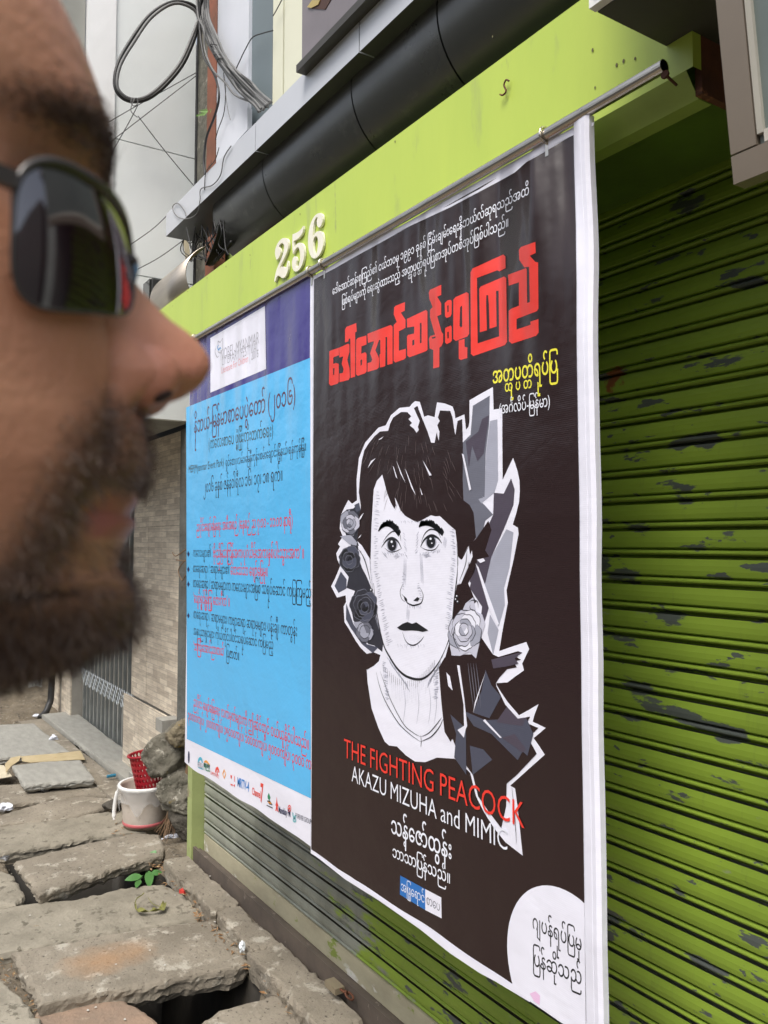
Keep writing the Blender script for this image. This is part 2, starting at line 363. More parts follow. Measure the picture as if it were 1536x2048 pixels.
g = G()
for a, b, c, d in ((-60, 1.9, -1.75, 3.0), (1.9, 11, -.12, 3.0), (11, 120, -1.75, 3.0)):
    g.add([(a,c,.05),(b,c,.05),(b,d,.05),(a,d,.05)], [(0,1,2,3)])
tag(g.mk('ground', dirt), kind='structure')
tag(G().add([(-150,3,-.1),(250,3,-.1),(250,200,-.1),(-150,200,-.1)], [(0,1,2,3)]).add([(-150,3,-.1),(250,3,-.1),(250,3,.05),(-150,3,.05)], [(0,1,2,3)]).mk('road', asphalt), kind='structure')

# ---------------------------------------------------------------- paving slabs over the drain
def rough_slab(name, px, m, label, top=GZ, th=.065, tilt=0, group='loose concrete slabs over the drain', jit=.0055, world=None, seed=0):
    pts = world or [aZ(x, y, top) for x, y in px]
    rnd = random.Random(seed); cx = sum(p.x for p in pts)/len(pts); cy = sum(p.y for p in pts)/len(pts)
    loop = []
    for i, p in enumerate(pts):
        q = pts[(i+1) % len(pts)]; n = max(1, int((q-p).length/.014))
        for j in range(n):
            r = p.lerp(q, j/n); s = jit*(.6*mnoise.noise(Vector((r.x*9, r.y*9, seed)))+.9*mnoise.noise(Vector((r.x*33, r.y*33, seed+3))))*1.8
            d = Vector((r.x-cx, r.y-cy, 0)).normalized(); loop.append(r+d*s)
    n = len(loop)
    def ring(inset, dz, j=0):
        out = []
        for p in loop:
            d = Vector((p.x-cx, p.y-cy, 0)); L = d.length
            q = p-d*((inset+(0 if dz > -.003 else .004*mnoise.noise(Vector((p.x*22, p.y*22, dz*60+seed)))+.006*mnoise.noise(Vector((p.x*60, p.y*60, dz*90+seed)))))/L); q.z = top+dz+tilt*(p.x-cx)+j*mnoise.noise(Vector((p.x*28, p.y*28, dz*50+seed)))
            out.append(q)
        return out
    rings = [ring(.016, 0), ring(.006, -.003, .004), ring(-.001, -.010, .007), ring(-.003, -.020, .010), ring(.004, -th*.45, .012), ring(.002, -th*.65, .014), ring(.012, -th*.82, .014), ring(.022, -th, .01)]
    v = [p for r in rings for p in r]; f = []
    for k in range(len(rings)-1):
        for i in range(n):
            a, b = k*n+i, k*n+(i+1) % n; f.append((a, b, b+n, a+n))
    f += [tuple(t) for t in tessellate_polygon([rings[0]])]
    o = mk(name, v, f, m)
    return tag(o, label, 'paving slab', group)
rough_slab('paving_slab', [(395,2048),(445,2016),(628,1967),(668,1996),(735,2060),(790,2160),(480,2260),(330,2150)], concrete, 'slab at the bottom edge of the view, right below the open hole', seed=1, th=.05)
rough_slab('paving_slab', [(78,2014),(178,1987),(228,1990),(285,2012),(322,2052),(345,2150),(100,2200),(20,2100)], concrete_red, 'reddish slab with a white matchstick splash, left of the lower hole', top=GZ-.03, seed=2)
rough_slab('paving_slab', [(25,1904),(215,1867),(423,1838),(470,1880),(499,1919),(470,1934),(372,1950),(300,1968),(178,1984),(80,2008),(50,1950)], concrete_stain, 'widest slab with an orange stain and a thick broken front edge', seed=3, th=.075, top=GZ+.01)
rough_slab('paving_slab', [(-40,1830),(0,1818),(60,1806),(144,1799),(235,1777),(313,1767),(351,1776),(372,1790),(406,1800),(408,1822),(395,1838),(313,1850),(215,1866),(25,1902),(-60,1918)], concrete_pale, 'pale cracked slab where the withered leaf lies', top=GZ-.012, seed=4, jit=.010)
rough_slab('paving_slab', [(30,1722),(160,1688),(271,1665),(322,1668),(330,1690),(325,1708),(237,1732),(160,1760),(80,1788),(55,1755)], concrete, 'thick dark grey slab above the hole with the green seedling', seed=5, th=.058, top=GZ+.03)
rough_slab('paving_slab', [(-60,1692),(-40,1660),(60,1642),(140,1632),(250,1618),(330,1640),(290,1662),(200,1671),(120,1686),(10,1703)], concrete_pale, 'gritty buff slab in front of the white bucket', seed=6, th=.07, top=GZ+.01)
rough_slab('paving_slab', [(-60,1650),(0,1630),(90,1602),(170,1591),(240,1598),(215,1612),(160,1630),(60,1642),(-40,1656)], concrete, 'uneven buff slab left of the white bucket', seed=7, th=.05, top=GZ+.02)
rough_slab('paving_slab', [(-60,1600),(-10,1570),(60,1566),(190,1556),(240,1577),(225,1590),(165,1590),(60,1603),(0,1612)], concrete, 'broken slab that the clean grey slab rests on', seed=8, th=.05, top=GZ+.0)
rough_slab('paving_slab', [(-70,1450),(0,1449),(68,1446),(138,1502),(40,1510),(-80,1524)], concrete_new, 'largest clean grey slab, farthest from the viewer', seed=10, top=GZ+.015, jit=.004)
rough_slab('paving_slab', [(25,1530),(95,1522),(162,1519),(189,1556),(120,1562),(49,1569)], concrete_new, 'raised clean rectangular slab beside the cardboard strip', seed=11, top=GZ+.06, th=.05, jit=.002)
rough_slab('paving_slab', [(-60,1780),(-20,1735),(22,1745),(52,1792),(30,1808),(-50,1822)], concrete_pale, 'mossy pale slab at the left edge beside the dark slab', seed=12, top=GZ-.005, jit=.01)
rough_slab('paving_slab', [(-90,1935),(5,1962),(60,2012),(105,2080),(60,2250),(-120,2250)], concrete_pale, 'pale slab in the bottom left corner of the view', seed=13, top=GZ-.01, jit=.01)
_s = aZ(215,1923,GZ); STAIN.inputs['Scale'].default_value = (9,5.5,0); STAIN.inputs['Location'].default_value = (-_s.x*9,-_s.y*5.5,0)
for _x0, _x1, _w, _z, _l in ((XJ-.02, 3.02, 1.185, .245, 'longest broken concrete block between slabs and shutter channel, by the green jamb'), (3.015, 2.66, 1.195, .238, 'middle broken concrete block beside the widest slab'), (2.655, 2.1, 1.165, .243, 'nearest broken concrete block along the shutter channel')):
    rough_slab('sill_block', None, concrete, _l, top=_z, th=.09, jit=.012, seed=int(_x0*10), group='broken concrete blocks along the shutter sill',
           world=[Vector((_x1,-_w,0)), Vector((_x0,-_w-.01,0)), Vector((_x0,-W_CH+.014,0)), Vector((_x1,-W_CH+.014,0))])['category'] = 'concrete block'
# broken step in front of the folding gate
rough_slab('gate_step', None, concrete_new, 'low smooth step along the folding gate', top=GZ+.045, th=.05, jit=.003, seed=14, group=None,
           world=[Vector((4.85,-1.41,0)), Vector((4.85,-1.60,0)), Vector((7.15,-1.60,0)), Vector((7.15,-1.355,0))])['category'] = 'step'
rough_slab('kerb_block', None, concrete, 'rough kerb between the step and the slabs', top=GZ+.01, th=.05, jit=.006, seed=15, group=None,
           world=[Vector((4.66,-1.28,0)), Vector((4.66,-1.41,0)), Vector((7.15,-1.355,0)), Vector((7.15,-1.18,0))])['category'] = 'kerb'

# ---------------------------------------------------------------- the shop building
shop = empty('shop_building', (2.2, -1.9, 0), 'lime green shop front with grey half-round awning and closed shutter', 'building')
XF0, XF1 = 0.765, 3.58
g = G().add([(XF0,-W_FAS,2.335),(XF1,-W_FAS,2.335),(XF1,-W_FAS,2.566),(XF0,-W_FAS,2.566),(XF0,-W_FAS-.02,2.566),(XF1,-W_FAS-.02,2.566),(XF0,-W_FAS-.02,2.335),(XF1,-W_FAS-.02,2.335)],
            [(0,1,2,3),(3,2,5,4),(0,3,4,6),(1,7,5,2)])
g.mk('fascia', green, shop)
g = G().add([(XF0+.012,-W_FAS,2.335),(XF1,-W_FAS,2.335),(XF1,-W_FAS-.028,2.298),(XF0+.012,-W_FAS-.028,2.298),(XF1,-W_FAS-.06,2.298),(XF0+.012,-W_FAS-.06,2.298)], [(0,1,2,3),(3,2,4,5)])
g.mk('fascia_lip', mat('green_lip_paint', (.34,.46,.10), (.28,.38,.09), 8, .55, c3=(.20,.19,.12), s3=14, t3=.66), shop)
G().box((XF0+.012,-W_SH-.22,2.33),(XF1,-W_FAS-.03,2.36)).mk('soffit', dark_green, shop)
G().box((XF0,-W_SH-.3,2.30),(XF0+.012,-W_FAS-.021,2.56)).mk('fascia_end_plate', rust, shop)
G().box((XF0+.1,-W_SH-.10,2.36),(XJ,-W_SH-.02,2.42)).mk('shutter_housing', rust, shop)
G().box((XJ-.055,-1.62,.2),(XJ,-W_CH+.008,2.33)).mk('door_jamb', mat('jamb_paint', (.36,.42,.17), (.28,.33,.13), 9, .6, c3=(.24,.19,.13), s3=12, t3=.56), shop)
G().box((XJ+.002,-1.69,.1),(aW(357,1200,1.45).x,-1.45,2.2)).mk('end_pillar', mat('grimy_pillar', (.13,.135,.125), (.08,.08,.07), 8, .9, bump=.8, bscale=30, bdist=.01), shop)
G().box((-.42,-1.75,.05),(-.05,-W_SH+.05,2.6)).mk('near_pillar', mat('dark_render', (.07,.07,.065), (.05,.05,.048), 3, .8), shop)
G().box((-.9,-2.6,.0),(4.08,-1.7,4.9)).mk('wall', mat('shop_inner_wall', (.30,.32,.30)), shop)
G().box((-.05,-1.72,.14),(XJ,-W_CH-.008,.255)).mk('sill', mat('sill_concrete', (.17,.15,.12), (.12,.10,.08), 10, .9, bump=.6), shop)
# bottom rail guide channel: dark iron angle along the sill
chm = mat('brown_iron_channel', (.12,.095,.075), (.075,.06,.05), 9, .8, bump=.5, bscale=70, c3=(.20,.17,.14), s3=20, t3=.62)
g = G(); g.box((-.05,-W_CH-.012,.20),(XJ-.002,-W_CH,.287)); g.box((-.05,-W_CH-.034,.260),(XJ-.002,-W_CH-.013,.274)); g.box((-.05,-W_SH-.01,.22),(XJ-.002,-W_CH-.035,.262))
g.mk('guide_channel', chm, shop)
# rolling shutter: every slat a part
shut = empty('rolling_shutter', (1.9, -W_SH, .24), 'closed lime green roller shutter with grey scuffs behind the posters', 'shutter')
PITCH_Z, Z0 = .0545, .334
prof = [(0,.0525),(.0035,.040),(.0045,.030),(.0035,.021),(0,.0185),(-.0075,.0175),(-.0075,.0155),(-.001,.0145),(.0035,.0110),(.0035,.0085),(-.001,.0052),(-.012,.0042),(-.012,-.0015)]
nslat = int((2.40-Z0)/PITCH_Z)
vv = []; ff = []
for x in (-.04, XJ-.06):
    for (dy, dz) in prof: vv.append((x, dy, dz))
k = len(prof)
for i in range(k-1): ff.append((i, i+1, i+1+k, i+k))
sme = bpy.data.meshes.new('slat'); sme.from_pydata(vv, [], ff); sme.materials.append(slat_m)
sme.polygons.foreach_set('use_smooth', [False]*len(ff)); sme.update()
for i in range(nslat+1):
    o = link(bpy.data.objects.new('slat', sme)); o.parent = shut
    o.location = Vector((0, -W_SH+random.uniform(-.0008,.0008), Z0+i*PITCH_Z)) - shut.location
rail = mat('beige_bottom_rail', (.46,.43,.30), (.33,.30,.21), 6, .7, bump=.5, bscale=30, c3=(.62,.61,.55), s3=4.5, t3=.57, w3=.04, c4_=(.22,.28,.06), s4=9, t4=.6, stretch=(1,1,2))
G().box((-.04,-W_SH-.012,.264),(XJ-.06,-W_SH+.002,.333)).mk('bottom_rail', rail, shut)

# ledge of composite panels above
LJ = [3.69, 2.69, 1.97, 1.1, .2]
for i in range(4):
    a, b = LJ[i+1]+.003, LJ[i]-.003
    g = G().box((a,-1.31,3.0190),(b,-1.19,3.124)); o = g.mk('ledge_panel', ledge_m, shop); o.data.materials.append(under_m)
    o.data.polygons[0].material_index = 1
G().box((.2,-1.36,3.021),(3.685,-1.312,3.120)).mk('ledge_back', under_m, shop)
# half-round awning
TJ = [3.235, 2.74, 2.10, 1.665, 1.12, .3]
for i in range(5):
    a, b = TJ[i+1]+.003, TJ[i]-.003; v = []; f = []; n = 26
    for x in (a, b):
        for j in range(n+1):
            th = math.pi*(.12+.92*j/n); v.append((x, -1.445+.205*math.sin(th), 2.99+.205*math.cos(th)))
    for j in range(n): f.append((j, j+1, j+2+n, j+1+n))
    mk('awning_panel', v, f, tube_m, shop, smooth=True)
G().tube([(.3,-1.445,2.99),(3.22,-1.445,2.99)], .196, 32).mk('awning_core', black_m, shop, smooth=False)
G().box((.3,-1.7,2.561),(3.9,-1.52,3.02)).mk('upper_backing', mat('light_green_backing', (.30,.42,.12)), shop)
# upper facade: cladding above the ledge (pixel columns carried onto the wall plane)
def upper(name, pa, pb, w, m, z0=3.0, z1=4.9, d=.05, extra=0):
    xa, xb = aW(pa, 150, w).x, aW(pb, 150, w).x
    return G().box((xb+.0015,-w-d,z0),(xa-.0015,-w,z1)).mk(name, m, shop)
upper('wall_panel', 434, 497, 1.345, lgrey_panel)
upper('wall_panel', 500, 545, 1.36, dgrey_panel)
upper('wall_panel', 545, 566, 1.35, cream_panel)
upper('wall_panel', 568, 760, 1.35, cream_panel)
G().box((.2,-1.42,3.0),(3.55,-1.40,4.9)).mk('upper_wall', under_m, shop)
# step-shaped slate return low on the light grey cladding
p = [aW(x, y, 1.32) for x, y in ((495,258),(495,216),(488,216),(434,276),(434,330))]
v, f = prism([p], (0,-.02,0)); mk('wall_trim', v, f, lgrey_panel, shop)
# dark sign box above the cream panels
sb = empty('sign_box', (2.0,-1.2,3.1), 'mauve sign box with a dark lower edge and gold lettering foot above the ledge', 'sign')
G().box((.6,-1.33,3.135),(2.29,-1.17,4.4)).mk('body', mauve_panel, sb)
G().box((.6,-1.25,3.108),(2.30,-1.155,3.132)).mk('bottom_trim', mat('dark_bronze', (.07,.062,.05), rough=.4, metal=.4), sb)
gold = mat('gold_letter', (.75,.55,.18), rough=.3, metal=.8)
v, f = prism([[aW(x, y, 1.165) for x, y in ((614,14),(624,0),(640,0),(636,9),(622,16))]], (0,-.02,0)); mk('gold_letter', v, f, gold, sb)
v, f = prism([[aW(x, y, 1.168) for x, y in ((622,17),(650,19),(668,-12),(640,-12),(636,9))]], (0,-.012,0)); mk('dark_letter_side', v, f, mat('dark_red_side', (.07,.03,.02)), sb)

# the dark sign box projecting over the fascia's near end
pj = empty('projecting_sign', (.6,-1.0,2.39), 'deep sign box with dark underside and white-edged blue face over the fascia', 'sign')
G().box((-.45,-1.32,2.3905),(.812,-.897,3.3)).mk('body', black_sign, pj)
G().box((-.45,-.8965,2.392),(.815,-.882,3.3)).mk('face_frame', white_paint, pj)
G().box((-.44,-.8815,2.404),(.803,-.8785,3.29)).mk('face', mat('blue_sign_face', (.07,.07,.45), (.05,.05,.35), 3, .3), pj)
# framed panel on the right
fp = empty('framed_sign_panel', (.4,-.82,2.0), 'tilted grey glass panel in a brown aluminium frame, top right', 'sign')
def tb(x0, x1, z0, z1, off, m, name, th=.02):
    # box on the tilted plane; z along the slope
    def P(x, z, o): return (x, -.80+(z-2.01)*.12+o, z)
    return G().add([P(x0,z0,-th),P(x1,z0,-th),P(x1,z0,off),P(x0,z0,off),P(x0,z1,-th),P(x1,z1,-th),P(x1,z1,off),P(x0,z1,off)],
                   [(0,3,2,1),(4,5,6,7),(0,1,5,4),(1,2,6,5),(2,3,7,6),(3,0,4,7)]).mk(name, m, fp)
tb(.505, .535, 2.04, 2.9, 0, alu_brown, 'frame_upright'); tb(-.3, .535, 2.008, 2.038, 0, alu_brown, 'frame_rail')
tb(-.3, .5035, 2.04, 2.9, -.006, glass_grey, 'glass_pane', .012)
tb(.4965, .5035, 2.05, 2.9, -.001, mat('glazing_bead', (.42,.40,.34), rough=.4), 'glazing_bead')
tb(-.3, .496, 2.0395, 2.052, -.001, mat('sealant', (.40,.37,.30), (.55,.53,.48), 30, .7), 'sealant_strip')

# ---------------------------------------------------------------- neighbouring building: overhanging upper floor, tiled piers
nb = empty('neighbour_building', (6, -1.9, 0), 'white-walled neighbour building overhanging tiled piers and a folding gate', 'building')
ZB = 2.232
wz = [ZB, 2.95, 3.62, 5.4]
XW = 4.1
for i in range(3):
    G().box((XW,-1.47,wz[i]+.003),(XW+.05,-1.055,wz[i+1]-.003)).mk('wall_panel', white_wall, nb)
    G().box((XW+.02,-.91,wz[i]+.004),(XW+.06,-.60,wz[i+1]-.004)).mk('wall_panel', white_wall if i < 2 else grey_side, nb)
G().box((XW-.01,-1.052,ZB),(XW+.05,-.915,5.4)).mk('pilaster', white_gloss, nb)
G().box((XW+.045,-1.475,ZB+.002),(XW+3.4,-.60,ZB+.06)).mk('overhang_ceiling', mat('grimy_ceiling', (.34,.35,.32), (.22,.22,.2), 4, .8), nb)
G().box((XW+.06,-1.478,ZB+.06),(XW+3.4,-1.40,5.4)).mk('upper_wall', white_wall, nb)
G().box((XW+.2,-2.8,.05),(9.5,-1.9,5)).mk('inner_wall', mat('dark_interior', (.05,.05,.048)), nb)
# tiled pier, each tile a part (the ledger-stone pattern is printed on the tile)
def tiles(x0, x1, z0, z1, w, tx=.30, tz=.60, d=.012, side=None):
    nx = max(1, round((x1-x0)/tx)); nz = max(1, round((z1-z0)/tz)); a = (x1-x0)/nx; b = (z1-z0)/nz
    me = None
    for i in range(nx):
        for j in range(nz):
            dy = random.uniform(-.0012, .0012)
            G().box((x0+i*a+.001,-w-d,z0+j*b+.001),(x0+(i+1)*a-.001,-w+dy,z0+(j+1)*b-.001)).mk('tile', ledger, nb)
TW = 1.53
tx0, tx1 = aW(372,1200,TW).x-.25, aW(264,1300,TW).x
tiles(tx0, tx1, .66, 2.228, TW)
tiles(tx0, tx1+.07, .10, .658, TW-.028)
G().box((tx0,-1.85,.05),(tx1,-TW-.014,2.228)).mk('pier', mat('pier_render', (.35,.33,.29)), nb)
px0 = aW(140,1400,TW).x
tiles(px0, px0+.32, .10, 2.2, TW); tiles(px0+.42, px0+.78, .10, 2.2, TW)
G().box((px0,-1.85,.05),(px0+.8,-TW-.014,2.228)).mk('pier', mat('pier_render', (.35,.33,.29)), nb)
G().box((tx1,-1.60,2.10),(px0,-1.54,2.228)).mk('gate_lintel', mat('pier_render', (.35,.33,.29)), nb)

# folding gate, each upright a part
gate = empty('folding_gate', (6.2,-1.62,.2), 'closed silver folding lattice gate between tiled piers', 'gate')
gs = mat('gate_steel', (.56,.58,.57), (.40,.42,.41), 8, .3, metal=.7, c3=(.12,.10,.08), s3=40, t3=.7)
NB = 30; gx0, gx1 = tx1+.04, px0-.03
GW = 1.62
for i in range(NB):
    x = gx0+(gx1-gx0)*i/(NB-1); y = -GW-(.022 if i % 2 else 0)
    G().box((x-.011,y-.014,.20),(x+.011,y+.010,2.2)).mk('upright', gs, gate)
for zc in (.55, 1.35, 2.0):
    for i in range(NB-2):
        x = gx0+(gx1-gx0)*i/(NB-1); x2 = gx0+(gx1-gx0)*(i+2)/(NB-1)
        G().tube([(x,-GW+.014,zc-.06),(x2,-GW+.014,zc+.06)], .004, 4).mk('lattice_strap', gs, gate)
        if i % 2: G().tube([(x,-GW+.020,zc+.06),(x2,-GW+.020,zc-.06)], .004, 4).mk('lattice_strap', gs, gate)
G().box((gx0,-GW-.06,.17),(gx1,-GW+.025,.20)).mk('bottom_track', gs, gate)

# curved brushed steel cover sitting on the fascia, black lamp box behind it
sc = empty('steel_cover', (3.3,-1.2,2.57), 'short curved brushed steel cover standing on the fascia', 'cover')
v = []; f = []; n = 14
for x in (3.02, 3.46):
    for j in range(n+1):
        th = math.pi*(.16+.50*j/n)
        v.append((x, -1.21+.155*math.sin(th), 2.64+.135*math.cos(th)))
for j in range(n): f.append((j, j+1, j+2+n, j+1+n))
o = mk('sheet', v, f, brushed, sc, smooth=True); md = o.modifiers.new('s', 'SOLIDIFY'); md.thickness = .004
bevel_box('support_box', (3.1,-1.40,2.568), (3.4,-1.25,2.68), rust, sc)
lb = empty('black_lamp_box', (3.6,-1.16,2.60), 'small black box lamp at the far end of the steel cover', 'lamp')
bevel_box('housing', (3.50,-1.17,2.66), (3.60,-1.07,2.755), black_m, lb, .006)
G().box((3.505,-1.068,2.665),(3.595,-1.062,2.750)).mk('visor', mat('dark_glass', (.03,.03,.03), rough=.1), lb)
G().box((3.53,-1.30,2.70),(3.55,-1.171,2.715)).mk('arm', rust, lb)
# unseen building added across the street to bound the sky light and reflections
ob = empty('added_opposite_building', (4, 12, 0), 'unseen plain rendered building added across the street to bound the sky', 'building')
obm = mat('opposite_render', (.34,.31,.26), (.24,.22,.19), 1.5, .9); obw = mat('opposite_window', (.03,.035,.04), rough=.2)
G().box((-22,12,-.1),(30,20,6.3)).mk('wall', obm, ob)
wmesh = None
for i in range(16):
    for j in range(1):
        if wmesh is None:
            w0 = G().box((-20.6,11.93,2.9),(-19.2,11.995,4.9)).mk('window', obw, ob); wmesh = w0
        else:
            o = wmesh.copy(); COL.objects.link(o); o.location = wmesh.location+Vector((i*3.1, 0, j*3.2))

# unseen low building added behind the viewer to cut the lens's sky reflection
lo = empty('added_low_building', (-8, -2.6, 0), 'unseen low rendered building added behind the viewer to edge the lens reflection', 'building')
G().box((-20,-4,-.1),(-1.15,-1.75,2.8)).mk('wall', MATS['dark_render'], lo)

# ---------------------------------------------------------------- pole carrying the posters
pole = empty('banner_pole', (2.3,-W_POST,2.34), 'thin stainless steel pole along the green fascia carrying the posters', 'pole')
v = []; f = []; n = 20
for (x, r) in ((.79,.0105),(3.85,.0105),(.79,.0088),(.95,.0088)):
    for j in range(n): v.append((x, -W_POST+.004+r*math.cos(2*math.pi*j/n), 2.337+r*math.sin(2*math.pi*j/n)))
for j in range(n):
    j2 = (j+1) % n; f += [(j, j2, n+j2, n+j), (2*n+j2, 2*n+j, 3*n+j, 3*n+j2), (j2, j, 2*n+j, 2*n+j2)]
mk('tube', v, f, steel, pole, smooth=False)
for x in (1.045, 1.86, 1.93, 2.8):
    pts = [(x, -W_POST+.004+.014*math.cos(t*math.pi/6), 2.337+.014*math.sin(t*math.pi/6)) for t in range(12)]
    G().tube(pts, .0025, 6, close=True).add([(x-.004,-W_POST+.001,2.335),(x+.004,-W_POST+.001,2.335),(x+.004,-W_POST+.001,2.30),(x-.004,-W_POST+.001,2.30)], [(0,1,2,3)]).mk('ring_clip', steel, pole, smooth=True)

# ---------------------------------------------------------------- lettering: Myanmar and Latin glyphs laid out cluster by cluster
_gl = {}
def load_glyphs(chars, off):
    todo = [c for c in sorted(set(chars)) if (c, off) not in _gl and c != ' ']
    objs = []
    for c, bs in [(c, (c, c+'|')) for c in todo]+[('bar', ('|',))]:
        for body in bs:
            cu = bpy.data.curves.new('g', 'FONT'); cu.body = body; cu.size = 1; cu.resolution_u = 3; cu.offset = off if body == c else 0
            o = bpy.data.objects.new('g', cu); COL.objects.link(o); objs.append((c, body, o))
    bpy.context.view_layer.update(); dg = bpy.context.evaluated_depsgraph_get(); tmp = {}
    for c, body, o in objs:
        me = bpy.data.meshes.new_from_object(o.evaluated_get(dg)); co = np.zeros(len(me.vertices)*3); me.vertices.foreach_get('co', co); co = co.reshape(-1, 3)[:, :2]
        tmp[body] = (co, [tuple(p.vertices) for p in me.polygons]); bpy.data.meshes.remove(me)
        cu = o.data; bpy.data.objects.remove(o); bpy.data.curves.remove(cu)
    bar = tmp['|'][0][:, 0].max()
    for c in todo: _gl[(c, off)] = (tmp[c][0], tmp[c][1], tmp[c+'|'][0][:, 0].max()-bar)
    _gl[(' ', off)] = (np.zeros((0, 2)), [], .26)
CONS = set(chr(i) for i in range(0x1000, 0x1022)) | set('ဤဿဥဧဩ၎')
WIDE = set('ကဃဆဈညတထဘယလသဟအဿ')
MARK = set('ါာိီုူဲံ့းျွှ်')
def shape(s, off):
    """logical order -> placed glyphs: (glyph, x, y, sx, sy), total width"""
    load_glyphs(s, off); out = []; x = 0; i = 0
    def adv(c): return _gl[(c, off)][2]
    while i < len(s):
        c = s[i]
        kinzi = False
        if s[i:i+3] == 'င်္' and i+3 < len(s): kinzi = True; i += 3; c = s[i]
        if c not in CONS:
            out.append((c, x, 0, 1, 1)); x += adv(c); i += 1; continue
        j = i+1; sub = None; marks = []
        while j < len(s):
            if s[j] == '္' and j+1 < len(s): sub = s[j+1]; j += 2
            elif s[j] in MARK or s[j] in 'ေြ': marks.append(s[j]); j += 1
            else: break
        if 'ေ' in marks: out.append(('ေ', x, 0, 1, 1)); x += adv('ေ'); marks.remove('ေ')
        if 'ြ' in marks:
            k = 1.62 if c in WIDE else 1.0
            out.append(('ြ', x-.05*k, 0, k, 1)); marks.remove('ြ'); x += .15 if c in WIDE else .085
        out.append((c, x, 0, 1, 1)); x += adv(c)
        if sub: load_glyphs(sub, off); a = _gl[(sub, off)][2]; out.append((sub, x-adv(c)/2-a*.36, -.46, .72, .66))
        if kinzi: out.append(('င', x-adv(c)*.5, .56, .45, .4)); out.append(('်', x-.02, .12, .8, .9))
        for m in marks:
            y = 0
            if m in 'ုူ' and (sub or c in 'နညရ'): out.append((m, x+.03, -.22, 1, 1.35)); continue
            out.append((m, x, y, 1, 1)); x += adv(m) if m in 'ါားျ' else 0
        i = j
    return out, x
def text(name, s, p0, p1, w, m, parent, vs=1.0, off=0.0, layer=3, size=None, dy=0, depth=0):
    """print the string on the plane at w, baseline from pixel p0 to pixel p1"""
    A = aW(p0[0], p0[1], w); B = aW(p1[0], p1[1], w)
    out, wd = shape(s, off); li = 0
    sx = (B.x-A.x)/wd; sz = abs(sx)*vs if size is None else size
    v = []; f = []
    for (c, x, y, kx, ky) in out:
        co, fc, _ = _gl[(c, off)]
        n = len(v); li += 1
        for (a, b) in co:
            u = x+a*kx; t = u/wd
            v.append((A.x+sx*u, -w+.00012*layer+.000015*(li % 5), A.z+(B.z-A.z)*t+(b*ky+y)*sz+dy))
        f += [tuple(i+n for i in q) for q in fc]
    return mk(name, v, f, m, parent)
def flat(name, polys, w, m, parent, layer=1, tr=None):
    """flat printed shapes; polys are lists of photo pixels on the plane at w"""
    for i, L in enumerate(polys):
        L = [tr(p) for p in L] if tr else L
        pts = [aW(x, y, w) for x, y in L]
        for p in pts: p.y += .00012*layer+.00006*i
        v, f = prism([pts], None); o = mk(name, v, f, m, parent)
    return o
def stroke(g, px, w, width, layer, tr=None, n=6, taper=True):
    """a brush line through photo pixels, width in metres"""
    L = [tr(p) for p in px] if tr else px
    pts = catmull([aW(x, y, w) for x, y in L], n) if len(L) > 2 else [aW(x, y, w) for x, y in L]
    k = len(pts); v = []
    for i, p in enumerate(pts):
        t = (pts[min(i+1, k-1)]-pts[max(i-1, 0)]); t = Vector((t.x, 0, t.z)).normalized(); nn = Vector((-t.z, 0, t.x))
        q = i/(k-1); ww = width*.5*((.15+.85*math.sin(math.pi*min(max(q, .02), .98))) if taper else 1)
        for s in (-1, 1): v.append(Vector((p.x, -w+.00012*layer, p.z))+nn*ww*s)
    g.add(v, [(2*i, 2*i+1, 2*i+3, 2*i+2) for i in range(k-1)])
TA = lambda p: (640+p[0]/3.2, 760+p[1]/3.2)
TB = lambda p: (640+p[0]/2.56, 1280+p[1]/2.56)
T1 = lambda p: (620+p[0]/2.56, 240+p[1]/2.56)

v_brown = vinyl('ink_brown_black', (.024,.0125,.013), .27, .5)
v_white = vinyl('vinyl_white', (.80,.80,.90), .33)
v_red = vinyl('ink_red', (.80,.045,.030), .35)
v_yellow = vinyl('ink_yellow', (.86,.80,.06), .35)
v_lett = vinyl('ink_white_letters', (.80,.82,.90), .35)
v_blue = vinyl('ink_sky_blue', (.10,.48,.86), .20, .8)
v_navy = vinyl('ink_violet_navy', (.055,.045,.22), .24, .6)
v_black = vinyl('ink_black', (.012,.012,.016), .35)
v_navyl = vinyl('ink_dark_navy', (.01,.02,.09), .3)
v_pink = vinyl('ink_crimson', (.70,.03,.06), .3)
v_logo = vinyl('ink_logo_blue', (.02,.16,.50), .35)
v_g = [vinyl('ink_grey_%s' % n, c, .35) for n, c in (('dark', (.030,.030,.042)), ('slate', (.070,.075,.11)), ('mid', (.145,.15,.19)), ('light', (.36,.37,.45)), ('plum', (.075,.062,.088)), ('pale', (.55,.55,.65)))]

# ---------------------------------------------------------------- the dark poster
W = W_POST
pd = empty('portrait_poster', (1.43,-W,.83), 'dark brown poster with a black and white portrait and red headline', 'poster')
def sheet(name, x0, x1, z0, z1, m, parent, y=0, wob=.004, seed=1, botcurve=None):
    top = []; bot = []; n = 60
    for i in range(n+1):
        x = x0+(x1-x0)*i/n
        top.append(Vector((x, -W+y, z1+wob*mnoise.noise(Vector((x*5, seed, 0))))))
        bot.append(Vector((x, -W+y, z0+wob*1.3*mnoise.noise(Vector((x*6, seed+5, 0)))+(botcurve(x) if botcurve else 0))))
    v, f = prism([top+bot[::-1]], (0,-.0012,0)); return mk(name, v, f, m, parent)
sheet('backing_sheet', .945, 1.922, .822, 2.326, v_white, pd, y=-.0002, wob=.006)
sheet('printed_field', .979, 1.919, .832, 2.312, v_brown, pd, y=.00012, wob=.004, seed=3, botcurve=lambda x: .012*max(0, (1.4-x))*0)
